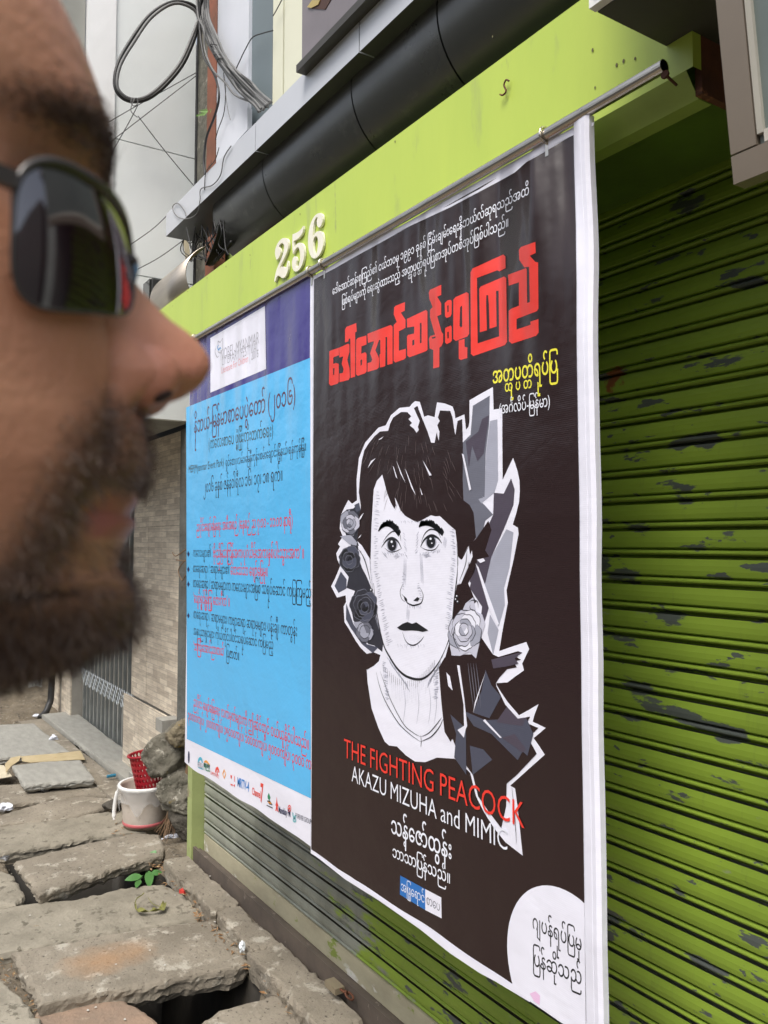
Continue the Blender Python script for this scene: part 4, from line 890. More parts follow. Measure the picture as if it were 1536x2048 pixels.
for s, a, b, m, q, o in [
  ('နိုဘယ်-မြန်မာစာပေပွဲတော် (၂၀၁၆)', (388,866), (592,806), v_brz, 1.75, .014),
  ('(ကလေးစာပေ ဖွံ့ဖြိုးတိုးတက်ရေး)', (417,898), (547,872), v_dk, 1.8, .010),
  ('MEP(Myanmar Event Park)', (377,946), (448,932), v_dk, 1.5, -.006),
  ('ရှင်စောပုလမ်း၊မြေနီကုန်း၊စမ်းချောင်းမြို့နယ်၊ရန်ကုန်မြို့။', (451,933), (613,901), v_black, 1.8, .008),
  ('၂၀၁၆ ခုနှစ် ဇန်နဝါရီလ ၁၆၊ ၁၇၊ ၁၈ ရက်။', (407,985), (566,961), v_black, 1.9, .010),
  ('ညပိုင်းဖျော်ဖြေရေး အစီအစဉ် (နေ့စဉ် ည ၇:၀၀ - ၁၁:၀၀ နာရီ)', (393,1063), (586,1051), v_pink, 2.0, .016),
  ('ကလေးများ၏', (386,1113), (422,1114), v_black, 1.9, .012),
  ("'ဗိုးညိုမြသင်္ကြန်အက၊ပုဂံယိမ်းအက၊နှစ်ပါးသွားအက' ။", (425,1115), (609,1117), v_pink, 2.0, .018),
  ('စာရေးဆရာ / ဆရာမများ၏', (386,1144), (459,1148), v_black, 1.9, .012),
  ('တေးသံသာ ဖျော်ဖြေမှု။', (461,1149), (536,1153), v_pink, 2.0, .018),
  ('စာရေးဆရာ / ဆရာမများက ကလေးများအဖြစ် သရုပ်ဆောင် ကပြကြမည့်', (386,1174), (623,1197), v_black, 2.0, .012),
  ("'ပျော်ရွှင်မြူးကြွ တေးဂီတ' ။", (387,1205), (460,1213), v_pink, 2.0, .018),
  ('စာရေးဆရာ / ဆရာမများ၊ ကဗျာဆရာ ဆရာမများ၊ ပန်းချီ၊ ကာတွန်း', (387,1236), (595,1273), v_black, 2.0, .012),
  ('အနုပညာရှင်များ ကိုယ်တိုင်ပါဝင်သရုပ်ဆောင် ကပြမည့်', (387,1269), (547,1299), v_black, 1.8, .012),
  ("'ဘကြီးအောင်ညာတယ်'", (387,1300), (449,1312), v_pink, 1.9, .018),
  ('ပြဇာတ်။', (453,1314), (479,1321), v_black, 1.8, .014),
  ('ညပိုင်း ဖျော်ဖြေရေး လက်မှတ်များကို ဤဆိုင်တွင် ဝယ်ယူနိုင်ပါသည်။', (387,1412), (619,1500), v_pink, 1.9, .020),
  ('၃၀၀၀၀ကျပ်၊ ၂၀၀၀၀ကျပ်၊ ၁၅၀၀၀ကျပ်၊ ၁၀၀၀၀ကျပ်၊ ၅၀၀၀ကျပ်၊ ၃၀၀၀ က', (376,1438), (623,1540), v_pink, 1.9, .020)]:
    text('notice_lettering', s, a, b, W, m, pb, q*.80, (o*.25 if o > .0135 else -.001), layer=4)
for y in (1108, 1139, 1168.5, 1231):
    flat('bullet', [[(377,y-6),(379.6,y),(377,y+6),(374.2,y)]], W, v_navyl, pb, 4)
T6 = lambda p: (370+p[0]/5.69, 1350+p[1]/5.69)
C_ = lambda n, c: vinyl('ink_'+n, c, .33)
o_red, o_cy, o_or, o_gr, o_bl = C_('logo_red', (.75,.06,.04)), C_('logo_turquoise', (.06,.45,.62)), C_('logo_orange', (.85,.35,.04)), C_('logo_green', (.02,.25,.12)), C_('logo_azure', (.02,.22,.62))
def arc(cx, cy, rx, ry, a, b, n=9): return [(cx+rx*math.cos(rad(t)), cy+ry*math.sin(rad(t))) for t in np.linspace(a, b, n)]
flat('sponsor_logo', [arc(44,935,10,70,0,330,14)], W, v_navyl, pb, 4, T6)
g = G(); stroke(g, arc(175,1000,22,50,180,360), W, .010, 4, T6, 3, False); stroke(g, [(150,1050),(205,1072)], W, .004, 4, T6, 1, False); g.mk('sponsor_logo', o_cy, pb)
g = G(); stroke(g, [(215,990),(245,985),(285,1025)], W, .008, 4, T6, 4); g.mk('sponsor_logo', o_or, pb)
text('sponsor_lettering', 'MYANMAR', T6((212,1040)), T6((284,1065)), W, v_navyl, pb, 1.6, .01, layer=4)
text('sponsor_lettering', 'HEDDA', T6((142,1045)), T6((204,1070)), W, v_gt, pb, 1.8, .01, layer=4)
text('sponsor_lettering', 'PRESS', T6((212,1080)), T6((284,1105)), W, o_gr, pb, 1.5, .01, layer=4)
g = G(); stroke(g, arc(368,1110,18,50,180,360), W, .009, 4, T6, 3, False); stroke(g, [(368,1085),(368,1140)], W, .006, 4, T6, 1, False); g.mk('sponsor_logo', o_red, pb)
text('sponsor_lettering', 'SUMMITPARTS', T6((290,1128)), T6((388,1180)), W, o_red, pb, 1.4, -.005, layer=4)
g = G(); stroke(g, [(447,1080),(465,1130),(447,1175),(430,1125),(447,1080)], W, .006, 4, T6, 1, False); g.mk('sponsor_logo', o_or, pb)
flat('sponsor_logo', [[(518,1135),(538,1145),(528,1185),(520,1170)],[(562,1150),(568,1152),(568,1215),(562,1212)],[(520,1235),(545,1245),(545,1262),(520,1252)],[(552,1255),(568,1240),(568,1278)]], W, o_red, pb, 4, T6)
text('sponsor_lettering', 'MRTV-4', T6((596,1262)), T6((730,1325)), W, o_bl, pb, 1.5, .02, layer=4)
text('sponsor_lettering', 'Channel', T6((763,1355)), T6((862,1405)), W, o_red, pb, 1.6, .02, layer=4)
text('sponsor_lettering', '7', T6((858,1435)), T6((890,1448)), W, o_red, pb, 1.9, .03, layer=4)
flat('sponsor_logo', [[(955,1340),(975,1395),(962,1425),(945,1410),(940,1380)]], W, o_gr, pb, 4, T6)
flat('sponsor_logo', [[(932,1430),(965,1425),(1000,1480),(965,1475)],[(930,1475),(1000,1508),(1000,1520),(930,1487)]], W, v_black, pb, 4, T6)
flat('sponsor_logo', [[(950,1440),(985,1455),(985,1470),(950,1455)]], W, o_or, pb, 5, T6)
flat('sponsor_logo', [[(1045,1385),(1052,1450),(1065,1490),(1055,1495),(1065,1560),(1052,1550),(1045,1520),(1040,1548),(1030,1545),(1038,1490),(1030,1480),(1040,1448)]], W, o_red, pb, 4, T6)
text('sponsor_lettering', 'Mandalay FM', T6((1065,1565)), T6((1202,1615)), W, v_navyl, pb, 1.8, .02, layer=4)
g = G(); stroke(g, arc(1190,1520,17,36,0,360,16), W, .003, 4, T6, 2, False); stroke(g, [(1182,1530),(1198,1510)], W, .006, 4, T6, 1, False); g.mk('sponsor_logo', o_red, pb)
g = G(); stroke(g, arc(1245,1580,16,40,20,200), W, .007, 4, T6, 2, False); stroke(g, arc(1248,1650,16,18,0,360,10), W, .005, 4, T6, 2, False); g.mk('sponsor_logo', C_('logo_teal', (.20,.50,.55)), pb)
text('sponsor_lettering', 'FOREVER GROUP', T6((1258,1622)), T6((1437,1700)), W, v_g[1], pb, 1.6, .0, layer=4)

# ---------------------------------------------------------------- house number 256: raised cream numerals
NP = lambda p: (530+p[0]/10.24, 400+p[1]/10.24)
cream = mat('cream_enamel', (.84,.82,.70), (.78,.75,.62), 20, .5)
d2 = [(235,1225),(212,1150),(203,1090),(210,1010),(225,960),(250,900),(285,845),(325,805),(365,782),(405,775),(445,788),(470,822),(480,870),(480,930),(472,990),(455,1050),(430,1110),(395,1190),(355,1270),(320,1330),(302,1385),(335,1368),(375,1362),(405,1378),(425,1392),(440,1350),(450,1290),(465,1240),(475,1290),(478,1350),(470,1420),(455,1480),(430,1545),(405,1580),(372,1600),(335,1590),(300,1562),(270,1545),(250,1560),(230,1600),(215,1650),(200,1682),(190,1660),(198,1590),(215,1500),(245,1400),(275,1330),(320,1230),(355,1140),(378,1060),(390,990),(388,930),(372,890),(350,878),(322,888),(295,918),(282,958),(300,985),(318,1020),(320,1070),(310,1120),(290,1165),(265,1205)]
d5 = [(572,1108),(560,1000),(555,900),(558,800),(565,700),(600,690),(650,665),(700,635),(745,585),(783,528),(784,590),(772,660),(745,710),(705,760),(660,800),(610,825),(588,842),(586,920),(590,1005),(605,960),(640,910),(680,880),(720,872),(760,890),(785,930),(800,980),(806,1060),(802,1140),(790,1220),(768,1300),(740,1365),(705,1420),(665,1455),(622,1466),(585,1445),(560,1395),(550,1330),(552,1260),(570,1195),(598,1155),(625,1155),(645,1190),(650,1240),(640,1290),(635,1340),(645,1380),(665,1378),(690,1340),(708,1270),(716,1180),(716,1090),(705,1020),(688,975),(665,965),(640,985),(610,1030)]
d6 = [(1098,562),(1070,535),(1058,490),(1058,440),(1068,395),(1080,355),(1060,348),(1035,375),(1010,430),(995,500),(985,590),(978,690),(975,790),(992,735),(1022,680),(1065,645),(1115,632),(1155,648),(1180,690),(1192,760),(1196,850),(1190,930),(1170,1010),(1140,1080),(1100,1140),(1050,1185),(1000,1200),(955,1175),(920,1110),(898,1040),(885,960),(880,860),(885,740),(898,630),(915,540),(945,450),(985,370),(1030,310),(1080,275),(1130,264),(1165,285),(1180,330),(1184,390),(1176,450),(1155,510),(1130,550)]
h6 = [(1045,735),(1070,760),(1083,810),(1086,880),(1080,960),(1065,1040),(1045,1105),(1030,1132),(1010,1090),(995,1020),(987,940),(985,860),(995,800),(1015,755)]
for nm, L in (('2', [d2]), ('5', [d5]), ('6', [d6, h6])):
    loops = [[aW(*NP(p), W_FAS-.008) for p in Q] for Q in L]
    v, f = prism(loops, (0,-.0065,0)); o = mk('house_numeral', v, f, cream)
    tag(o, {'2': 'raised cream numeral two, leftmost on the green fascia', '5': 'raised cream numeral five, middle of the house number', '6': 'raised cream numeral six, nearest the poster pole'}[nm], 'house number', 'house number 256')

_aZ0 = aZ
def aZ(x, y, z=0.1): return _aZ0(x, y, z+DZ)

# ---------------------------------------------------------------- downpipes, cables, wires up at the corner
def rusty_pipe():
    t = empty('rusty_downpipe', (3.95,-1.5,2.4), 'rust brown vertical channel beside mossy concrete strip, behind the cables', 'pipe')
    x0, x1, x2 = aW(396,200,1.44).x, aW(416,200,1.44).x, aW(434,200,1.44).x
    G().box((x1,-1.50,2.3),(x0,-1.44,5)).mk('mossy_strip', mat('mossy_concrete', (.16,.15,.12), (.07,.07,.055), 18, .95, bump=1, bscale=40, bdist=.006, c3=(.25,.24,.20), s3=30, t3=.6), t)
    G().box((x2,-1.49,2.3),(x1-.002,-1.435,5)).mk('rusty_channel', mat('rust_red', (.27,.09,.05), (.14,.06,.035), 5, .8, bump=.5, c3=(.10,.05,.03), s3=12, t3=.6), t)
    G().tube([(x0+.012,-1.44,2.3),(x0+.012,-1.44,5)], .006, 6).mk('thin_conduit', black_m, t)
rusty_pipe()
def wire(name, px, w, r, m, label, cat='wire', group=None, close=False, n=8, depth=None):
    pts = [aW(x, y, (depth[i] if depth else w)) for i, (x, y) in enumerate(px)]
    o = G().tube(catmull(pts, n, close), r, 6, close=close).mk(name, m, smooth=True); return tag(o, label, cat, group)
def wireX(name, px, X, r, m, label, cat='wire', group=None, close=False, n=8):
    pts = [aX(x, y, X) for i, (x, y) in enumerate(px)]
    o = G().tube(catmull(pts, n, close), r, 6, close=close).mk(name, m, smooth=True); return tag(o, label, cat, group)
loop = empty('cable_coil', aX(300,200,3.95), 'big drooping loop of thick black cable against the white wall', 'cable')
def cx(px, X, r, m, name, n=8, close=False): G().tube(catmull([aX(x, y, X) for x, y in px], n, close), r, 8, close=close).mk(name, m, loop, smooth=True)
cx([(398,30),(385,10),(345,4),(300,30),(262,80),(237,125),(229,165),(238,190),(262,203),(295,198),(330,172),(365,130),(388,80),(400,35)], 3.95, .0085, black_m, 'cable_turn')
cx([(400,60),(390,22),(350,7),(304,34),(268,84),(242,128),(234,165),(242,186),(264,198),(293,193),(326,167),(360,126),(383,76),(396,40)], 3.93, .0075, grey_cable, 'cable_turn')
cx([(264,196),(262,206),(268,212),(276,206),(272,196),(266,204),(262,222),(275,235)], 3.92, .0022, grey_cable, 'tie_wire')
bundle = empty('cable_bundle', aW(430,100,1.30), 'bundle of grey cables sweeping down onto the silver ledge', 'cable')
rn = random.Random(3)
for i in range(15):
    o = i-7; a = rn.uniform(-1, 1)
    px = [(404+o*.8+8, -20), (408+o*1.4, 30+a*5), (424+o*1.9, 78+a*6), (440+o*1.5, 112), (460+o*1.8+a*4, 140+a*6), (488+o*2.0, 172-o*1.5+a*8), (514+o*.8, 198-o*2.2+a*5), (530+o*1.8, 214-o*1.6+a*3)]
    wv_ = [1.30+.012*math.sin(i*1.7), 1.30+.012*math.cos(i*2.1), 1.295, 1.28+.01*math.sin(i), 1.285+.012*math.cos(i), 1.27+.012*math.sin(i*3), 1.25, 1.22]
    G().tube(catmull([aW(x, y, wv_[k]) for k, (x, y) in enumerate(px)], 7), .0035+.0022*rn.random(), 6).mk('strand', grey_cable if i % 4 else black_m, bundle, smooth=True)
for (x, y) in ((430,92), (438,112), (446,120)):
    c = aW(x, y, 1.285); G().tube([c+Vector((.03*math.cos(t), .022*math.sin(t), .012*math.cos(t))) for t in np.linspace(0, 5.6, 10)], .0022, 5).mk('binding', black_m, bundle, smooth=True)
wire('hanging_cable', [(404,-10),(399,40),(407,110),(428,148),(438,190),(430,230),(413,275),(408,320),(410,350)], 1.29, .0055, black_m, 'thick black cable hanging down along the rusty channel', 'cable')
wire('hanging_cable', [(392,-10),(397,35),(408,60),(410,100),(426,140),(450,165),(470,190),(505,205),(536,214)], 1.275, .0042, grey_cable, 'single grey cable curving beside the bundle', 'cable')
wire('thin_wire', [(566,-5),(553,20),(546,32)], 1.33, .0022, black_m, 'short black wire crossing the cream panel')
wire('thin_wire', [(546,61),(527,66),(505,75),(490,100),(478,125),(463,158)], 1.325, .0024, black_m, 'black wire looping over the slate grey panel')
wire('thin_wire', [(447,145),(451,180),(448,225),(436,260),(431,280)], 1.30, .002, black_m, 'thin black wire hanging before the light grey panel')
wire('thin_wire', [(447,150),(454,210),(461,240)], 1.30, .0015, grey_cable, 'thin grey wire end dangling beside the cables')
wire('thin_wire', [(462,292),(448,315),(441,350),(425,370),(402,378),(400,400),(395,425),(378,437),(360,436),(348,425),(346,412),(356,407),(368,420),(372,432)], 1.183, .0022, grey_cable, 'pale wire with a loop trailing over the silver ledge')
wire('thin_wire', [(438,295),(430,320),(412,345),(409,380)], 1.186, .0018, black_m, 'thin straight wire dropping over the ledge edge')
for i, (a, b, c, lab) in enumerate([((190,260),(280,208),(402,140),'upper thin wire crossing the white wall to the cables'), ((200,300),(310,215),(410,138),'lower thin wire crossing the white wall to the cables'),
                        ((276,232),(330,302),(388,372),'thin wire falling diagonally right across the white wall'), ((276,210),(255,250),(215,320),'thin wire falling diagonally left from the coil'),
                        ((333,432),(300,462),(230,510),'thin wire from the ledge tip down to the left'), ((366,481),(310,520),(230,560),'thin wire from below the ledge down to the left')]):
    wireX('thin_wire', [a, b, c], 4.02 if i < 4 else 3.75, .0022, black_m, lab)
# tangle under the ledge
tg = empty('wire_tangle', aW(420,500,1.3), 'tangle of thin black wires hanging below the ledge end', 'wires')
rn = random.Random(11)
for i in range(34):
    w = 1.20+.16*rn.random(); x = 372+rn.random()*75; y = 445+rn.random()*20
    px = [(x, y-8), (x+rn.uniform(-14,14), y+18), (x+rn.uniform(-16,12), y+40+rn.random()*12), (x+rn.uniform(-8,18), y+55+rn.random()*12)]
    G().tube(catmull([aW(a, b, w) for a, b in px], 5), .0016+.0018*rn.random(), 5).mk('wire', black_m, tg, smooth=True)
for i in range(12):
    w = 1.22+.008*i; px = [(438+i*1.2, 448), (434+i*2.0, 470), (424+i*2.6, 500), (412+i*1.2, 530)]
    G().tube(catmull([aW(a, b, w) for a, b in px], 6), .0038, 6).mk('cable', black_m, tg, smooth=True)
G().tube(catmull([aW(a, b, 1.28) for a, b in ((418,530),(440,512),(455,495),(463,483))], 6), .007, 8).mk('cable', black_m, tg, smooth=True)
bx = empty('insulator_post', aW(372,500,1.35), 'weathered buff wooden post end among the wire tangle', 'post')
G().add([aW(*p, 1.36) for p in ((366,478),(376,474),(382,520),(372,530))]+[aW(*p, 1.40) for p in ((366,478),(376,474),(382,520),(372,530))], [(0,1,2,3),(7,6,5,4),(0,4,5,1),(1,5,6,2),(2,6,7,3),(3,7,4,0)]).mk('post', mat('buff_wood', (.42,.36,.24), (.28,.24,.16), 20), bx)
# galvanised sheet between awning end and ledge
p_ = [aW(*q, 1.33) for q in ((421,435),(443,409),(441,440),(442,448),(421,453))]; v, f = prism([p_], (0,-.003,0))
tag(mk('metal_flashing', v, f, mat('galvanised', (.36,.42,.45), (.28,.33,.36), 9, .4, metal=.4)), 'blue-grey scrap of flashing between ledge and awning end', 'flashing')
# fern sprouting from the mossy strip
fern = empty('small_fern', aW(395,228,1.42), 'tiny bright green fern growing on the mossy strip', 'fern')
fm = mat('fern_green', (.16,.34,.05), (.10,.22,.03), 30, .6)
for (a, b) in (((412,226),(393,232)), ((416,222),(400,222)), ((420,224),(424,219))):
    A_, B_ = aW(a[0], a[1], 1.42), aW(b[0], b[1], 1.39); g = G(); ax = (B_-A_)
    for k in range(9):
        q = A_+ax*(k/9); L = .016*(1-k/11)
        for s in (-1, 1): g.add([q, q+ax*.07+Vector((0,.002,s*L*.6)), q+ax*.16+Vector((0,.004,s*L)), q+ax*.09], [(0,1,2,3)])
    g.mk('frond', fm, fern)
# hook, screw and stains on the fascia
wire('bent_hook', [(1018,162),(1012,160),(1008,170),(1012,182),(1006,190),(1000,189)], W_FAS-.008, .0018, rust, 'small bent black wire hook on the green fascia', 'hook')
c = aW(1353,170,W_FAS-.004)
sc_ = empty('screw', c, 'rusty screw standing out low on the fascia near the pole end', 'screw')
G().tube([c, c+Vector((-.004,.03,.004))], .0022, 8).mk('shank', rust, sc_); G().tube([c+Vector((-.004,.03,.004)), c+Vector((-.0045,.034,.0045))], .0065, 10).mk('head', rust, sc_)
g = G(); rn = random.Random(4)
sm = mat('screw_stain', (.14,.13,.05))
for (x, y) in [(600,428),(667,506),(790,283),(935,357),(1190,175),(1270,117),(1247,122),(1185,100),(1110,262),(500,510),(452,533),(414,556),(375,583),(345,612),(985,73),(1233,130),(705,575)]:
    if x == 705: continue
    c = aW(x, y, W_FAS-.0012); a = .0016+.001*rn.random(); g.add([c+Vector((a*math.cos(t), 0, a*1.5*math.sin(t))) for t in np.linspace(0, 5.5, 8)], [tuple(range(8))])
g.mk('screw_mark', sm, shop)

# ---------------------------------------------------------------- rubble pile, bucket, basket, broom
def rock(name, c, r, sc, seed, label, m=rockm, sub=5, group=None, cat='rock', amp=.22, ang=True):
    import bmesh
    bm = bmesh.new(); bmesh.ops.create_icosphere(bm, subdivisions=sub, radius=1)
    v = []; rr_ = random.Random(int(seed*10)); planes = [(Vector((rr_.gauss(0,1), rr_.gauss(0,1), rr_.gauss(0,1))).normalized(), rr_.uniform(.66, .98)) for _ in range(15)]
    for q in bm.verts:
        p = q.co.copy(); d = 1+.05*mnoise.noise(p*17+Vector((seed,seed,0)))+amp*mnoise.noise(p*1.3+Vector((seed,0,0)))+amp*.5*mnoise.noise(p*3.1+Vector((0,seed,0)))+amp*.22*mnoise.noise(p*8+Vector((0,0,seed)))
        # flatten facets
        if ang: p = p*min(1.25, min(dd/max(1e-3, p.dot(nn)) if p.dot(nn) > 0 else 9 for nn, dd in planes))
        p = p*d; v.append(Vector((c.x+p.x*r*sc[0], c.y+p.y*r*sc[1], c.z+p.z*r*sc[2])))
    f = [tuple(x.index for x in q.verts) for q in bm.faces]; bm.free()
    return tag(mk(name, v, f, m, smooth=(cat != 'litter')), label, cat, group)
WR = 1.40
rg = 'rubble heap beside the shop pillar'
rock('rubble_block', aW(352,1508,WR), .142, (.80,.92,1.0), 1.7, 'largest grey rubble boulder, leaning out over the red basket', group=rg)
rock('rubble_block', aW(362,1572,WR), .13, (.80,.9,.62), 5.2, 'flat grey rubble block under the largest boulder', group=rg)
rock('rubble_block', aW(362,1605,WR-.02), .11, (.80,.75,.55), 9.1, 'rounded rubble lump right above the broom bristles', group=rg)
rock('rubble_block', aW(374,1462,WR+.02), .095, (.8,.8,.8), 12.4, 'yellow-stained rubble lump at the top of the heap', group=rg, m=mat('rubble_ochre', (.25,.21,.13), (.13,.11,.08), 16, .95, bump=1, bscale=45, bdist=.012, c3=(.33,.22,.05), s3=12, t3=.56))
rock('rubble_block', aW(372,1635,WR), .10, (.8,.8,.8), 15.4, 'dark low rubble lump behind the broom bristles', group=rg, m=mat('rubble_dark', (.09,.08,.065), (.05,.045,.035), 16, .95, bump=1, bscale=45, bdist=.012))
rock('rubble_block', aW(225,1612,1.22), .05, (1.3,1.0,.55), 21.4, 'dark jagged stone between the slabs left of the bucket', group=rg, m=MATS['rubble_dark'])
G_ = G().box(aW(337,1450,1.46)+Vector((-.05,-.05,-.03)), aW(337,1450,1.46)+Vector((.06,.05,.035)))
tag(G_.mk('concrete_chunk', concrete_new), 'small square grey concrete chunk on top of the rubble heap', 'concrete chunk')
def lathe(prof, c, n=40, ax=None, sx=1):
    v = []; f = []
    for (r, z) in prof:
        for j in range(n):
            a = 2*math.pi*j/n; v.append(Vector((r*math.cos(a)*sx, r*math.sin(a), z)))
    for i in range(len(prof)-1):
        for j in range(n): f.append((i*n+j, i*n+(j+1) % n, (i+1)*n+(j+1) % n, (i+1)*n+j))
    if ax is not None: v = [ax @ q for q in v]
    return [q+c for q in v], f
bc = aZ(289,1648,.115); 
bk = empty('white_bucket', bc, 'white plastic bucket with pink base wrapped in a torn clear bag', 'bucket')
bp = mat('bucket_plastic', (.60,.54,.47), (.48,.41,.34), 9, .5, c3=(.34,.28,.21), s3=30, t3=.6, w3=.12)
v, f = lathe([(0,.004),(.098,.004),(.099,.0),(.103,.02),(.112,.10),(.120,.188),(.128,.192),(.130,.200),(.126,.205),(.118,.203),(.114,.19),(.10,.03),(0,.012)], bc); mk('pail', v, f, bp, bk, smooth=True)
v, f = lathe([(.104,.012),(.1065,.014),(.1065,.026),(.105,.028)], bc); mk('pink_band', v, f, mat('pink_plastic', (.62,.16,.17), rough=.4), bk, smooth=True)
v, f = lathe([(.1205,.186),(.131,.190),(.133,.200),(.128,.208),(.119,.205)], bc); mk('rim', v, f, white_paint, bk, smooth=True)
# torn plastic bag skirt over the bucket
bagm = bpy.data.materials.new('clear_plastic_bag'); bagm.use_nodes = True; p_ = bagm.node_tree.nodes['Principled BSDF']
p_.inputs['Base Color'].default_value = (.80,.80,.79,1); p_.inputs['Roughness'].default_value = .25; p_.inputs['Alpha'].default_value = .32
v = []; f = []; n = 90; R_ = 9
for k in range(R_):
    for j in range(n):
        a = 2*math.pi*j/n; t = k/(R_-1); low = .185-.15*(.35+.65*max(0, mnoise.noise(Vector((math.cos(a)*1.4, math.sin(a)*1.4, 3)))*1.6+.35))
        z = .205+(low-.205)*t; r = .134-(.134-.112)*(1-(z/.2))*1.0+.006*mnoise.noise(Vector((a*3, z*30, 1)))+.003
        v.append(bc+Vector((r*math.cos(a), r*math.sin(a), z)))
for k in range(R_-1):
    for j in range(n): f.append((k*n+j, k*n+(j+1) % n, (k+1)*n+(j+1) % n, (k+1)*n+j))
mk('bag_skirt', v, f, bagm, bk, smooth=True)
hb = aZ(255,1600,.27); g = G()
g.tube(catmull([bc+Vector((.06,.115,.19)), bc+Vector((.075,.125,.12)), bc+Vector((.078,.13,.06)), bc+Vector((.07,.132,.025))], 6), [.004]*3+[.010]*13+[.006]*3, 6); g.mk('bag_tail', white_paint, bk, smooth=True)
# red basket tilted inside the bucket
rb = empty('red_basket', bc+Vector((-.01,-.03,.15)), 'perforated dark red plastic basket tilted inside the white bucket', 'basket')
rm = mat('red_plastic', (.33,.012,.022), (.27,.010,.018), 8, .35)
tilt = Matrix.Rotation(rad(-5), 3, 'X') @ Matrix.Rotation(rad(5), 3, 'Y')
cb_ = bc+Vector((.0,-.035,.13))
NR, NC = 8, 26; v = []; f = []
def bpnt(a, t, dr=0):
    r = .066+.026*t+dr; return cb_+tilt @ Vector((r*math.cos(a), r*math.sin(a), .215*t))
for i in range(NR):
    for j in range(NC):
        off = .5 if i % 2 else 0
        a0, a1 = 2*math.pi*(j+off)/NC, 2*math.pi*(j+1+off)/NC; t0, t1 = i/NR, (i+1)/NR
        am, tm = (a0+a1)/2, (t0+t1)/2; n0 = len(v)
        sq = [(a0,t0),(am,t0),(a1,t0),(a1,tm),(a1,t1),(am,t1),(a0,t1),(a0,tm)]
        v += [bpnt(a, t) for a, t in sq]
        v += [bpnt(am+(a1-a0)*.33*math.cos(rad(225+45*k)), tm+(t1-t0)*.36*math.sin(rad(225+45*k))) for k in range(8)]
        for k in range(8): f.append((n0+k, n0+(k+1) % 8, n0+8+(k+1) % 8, n0+8+k))
o = mk('mesh_wall', v, f, rm, rb); md = o.modifiers.new('s', 'SOLIDIFY'); md.thickness = .003
G().tube([bpnt(2*math.pi*k/36, 1.0, .004) for k in range(36)], .0062, 8, close=True).mk('rim', rm, rb, smooth=True)
v, f = lathe([(0,0),(.066,0)], cb_, ax=tilt); mk('base', v, f, rm, rb)
g = G(); rn = random.Random(8)
c = bpnt(rad(200), 1.0); g.tube(catmull([c+Vector((0,0,-.05)), c+Vector((.01,.0,.0)), c+Vector((.0,.012,.025)), c+Vector((.006,.014,.005))], 5), [.006]*6+[.012]*6+[.006]*4, 7)
tag(g.mk('tissue', mat('lilac_tissue', (.66,.62,.72), rough=.7), smooth=True), 'twisted lilac tissue hanging from the red basket rim', 'tissue')
# broom bristles
br = empty('twig_broom', aW(348,1660,1.34), 'brown twig broom bristles sticking out below the rubble heap', 'broom')
tw = mat('twig', (.20,.12,.065), (.12,.075,.04), 30, .8)
A_ = aW(352,1612,1.36)
for i in range(46):
    a = A_+Vector((rn.uniform(-.03,.03), rn.uniform(-.03,.03), rn.uniform(-.01,.02))); b = Vector((A_.x+rn.uniform(-.07,.08)-.0, A_.y+rn.uniform(-.05,.09), .125+DZ+rn.uniform(0,.015)))
    G().tube([a, a.lerp(b, .5)+Vector((rn.uniform(-.006,.006), rn.uniform(-.006,.006), 0)), b], [.0022,.0018,.0012], 5).mk('bristle', tw, br)
G().tube([A_+Vector((-.0,-.03,.02)), A_+Vector((.04,-.12,.45))], .010, 8).mk('handle', tw, br)

# ---------------------------------------------------------------- seedling in the gap
pl = empty('green_seedling', aZ(295,1752,.06), 'bright green broad-leaved seedling rising from the open gap', 'plant')
lf = mat('leaf_green', (.075,.20,.05), (.05,.145,.035), 25, .45, bump=.2, bscale=60)
root = aZ(290,1765,.0); 
def leaf(c, d, L, Wd, up, parent=pl, m=lf, curl=.15):
    d = d.normalized(); s = d.cross(up).normalized(); v = []; f = []; n = 7
    for i in range(n+1):
        t = i/n; w_ = Wd*math.sin(math.pi*(t**.8))**.8 if 0 < t < 1 else 0.0006; q = c+d*L*t-up*curl*L*t*t
        v += [q-s*w_+up*.12*w_, q-up*.0, q+s*w_+up*.12*w_]
    for i in range(n): f += [(3*i,3*i+1,3*i+4,3*i+3),(3*i+1,3*i+2,3*i+5,3*i+4)]
    return mk('leaf', v, f, m, parent, smooth=True)
for (tip, mid, L, Wd) in (((312,1698),(298,1722),.075,.019), ((262,1730),(294,1728),.075,.013), ((250,1757),(284,1752),.085,.019), ((299,1768),(298,1742),.06,.019), ((272,1772),(280,1760),.036,.013), ((324,1742),(302,1748),.06,.016)):
    a = aZ(*mid, 0.10+.0); b = aZ(*tip, 0.10+.005)
    if tip[1] < mid[1]-8: b = aX(tip[0], tip[1], a.x)
    leaf(a, b-a, (b-a).length*1.02, Wd, Vector((-.45,.15,.88)).normalized())
    G().tube(catmull([root, root.lerp(a, .5)+Vector((0,0,.015)), a], 5), .0018, 5).mk('stem', lf, pl)
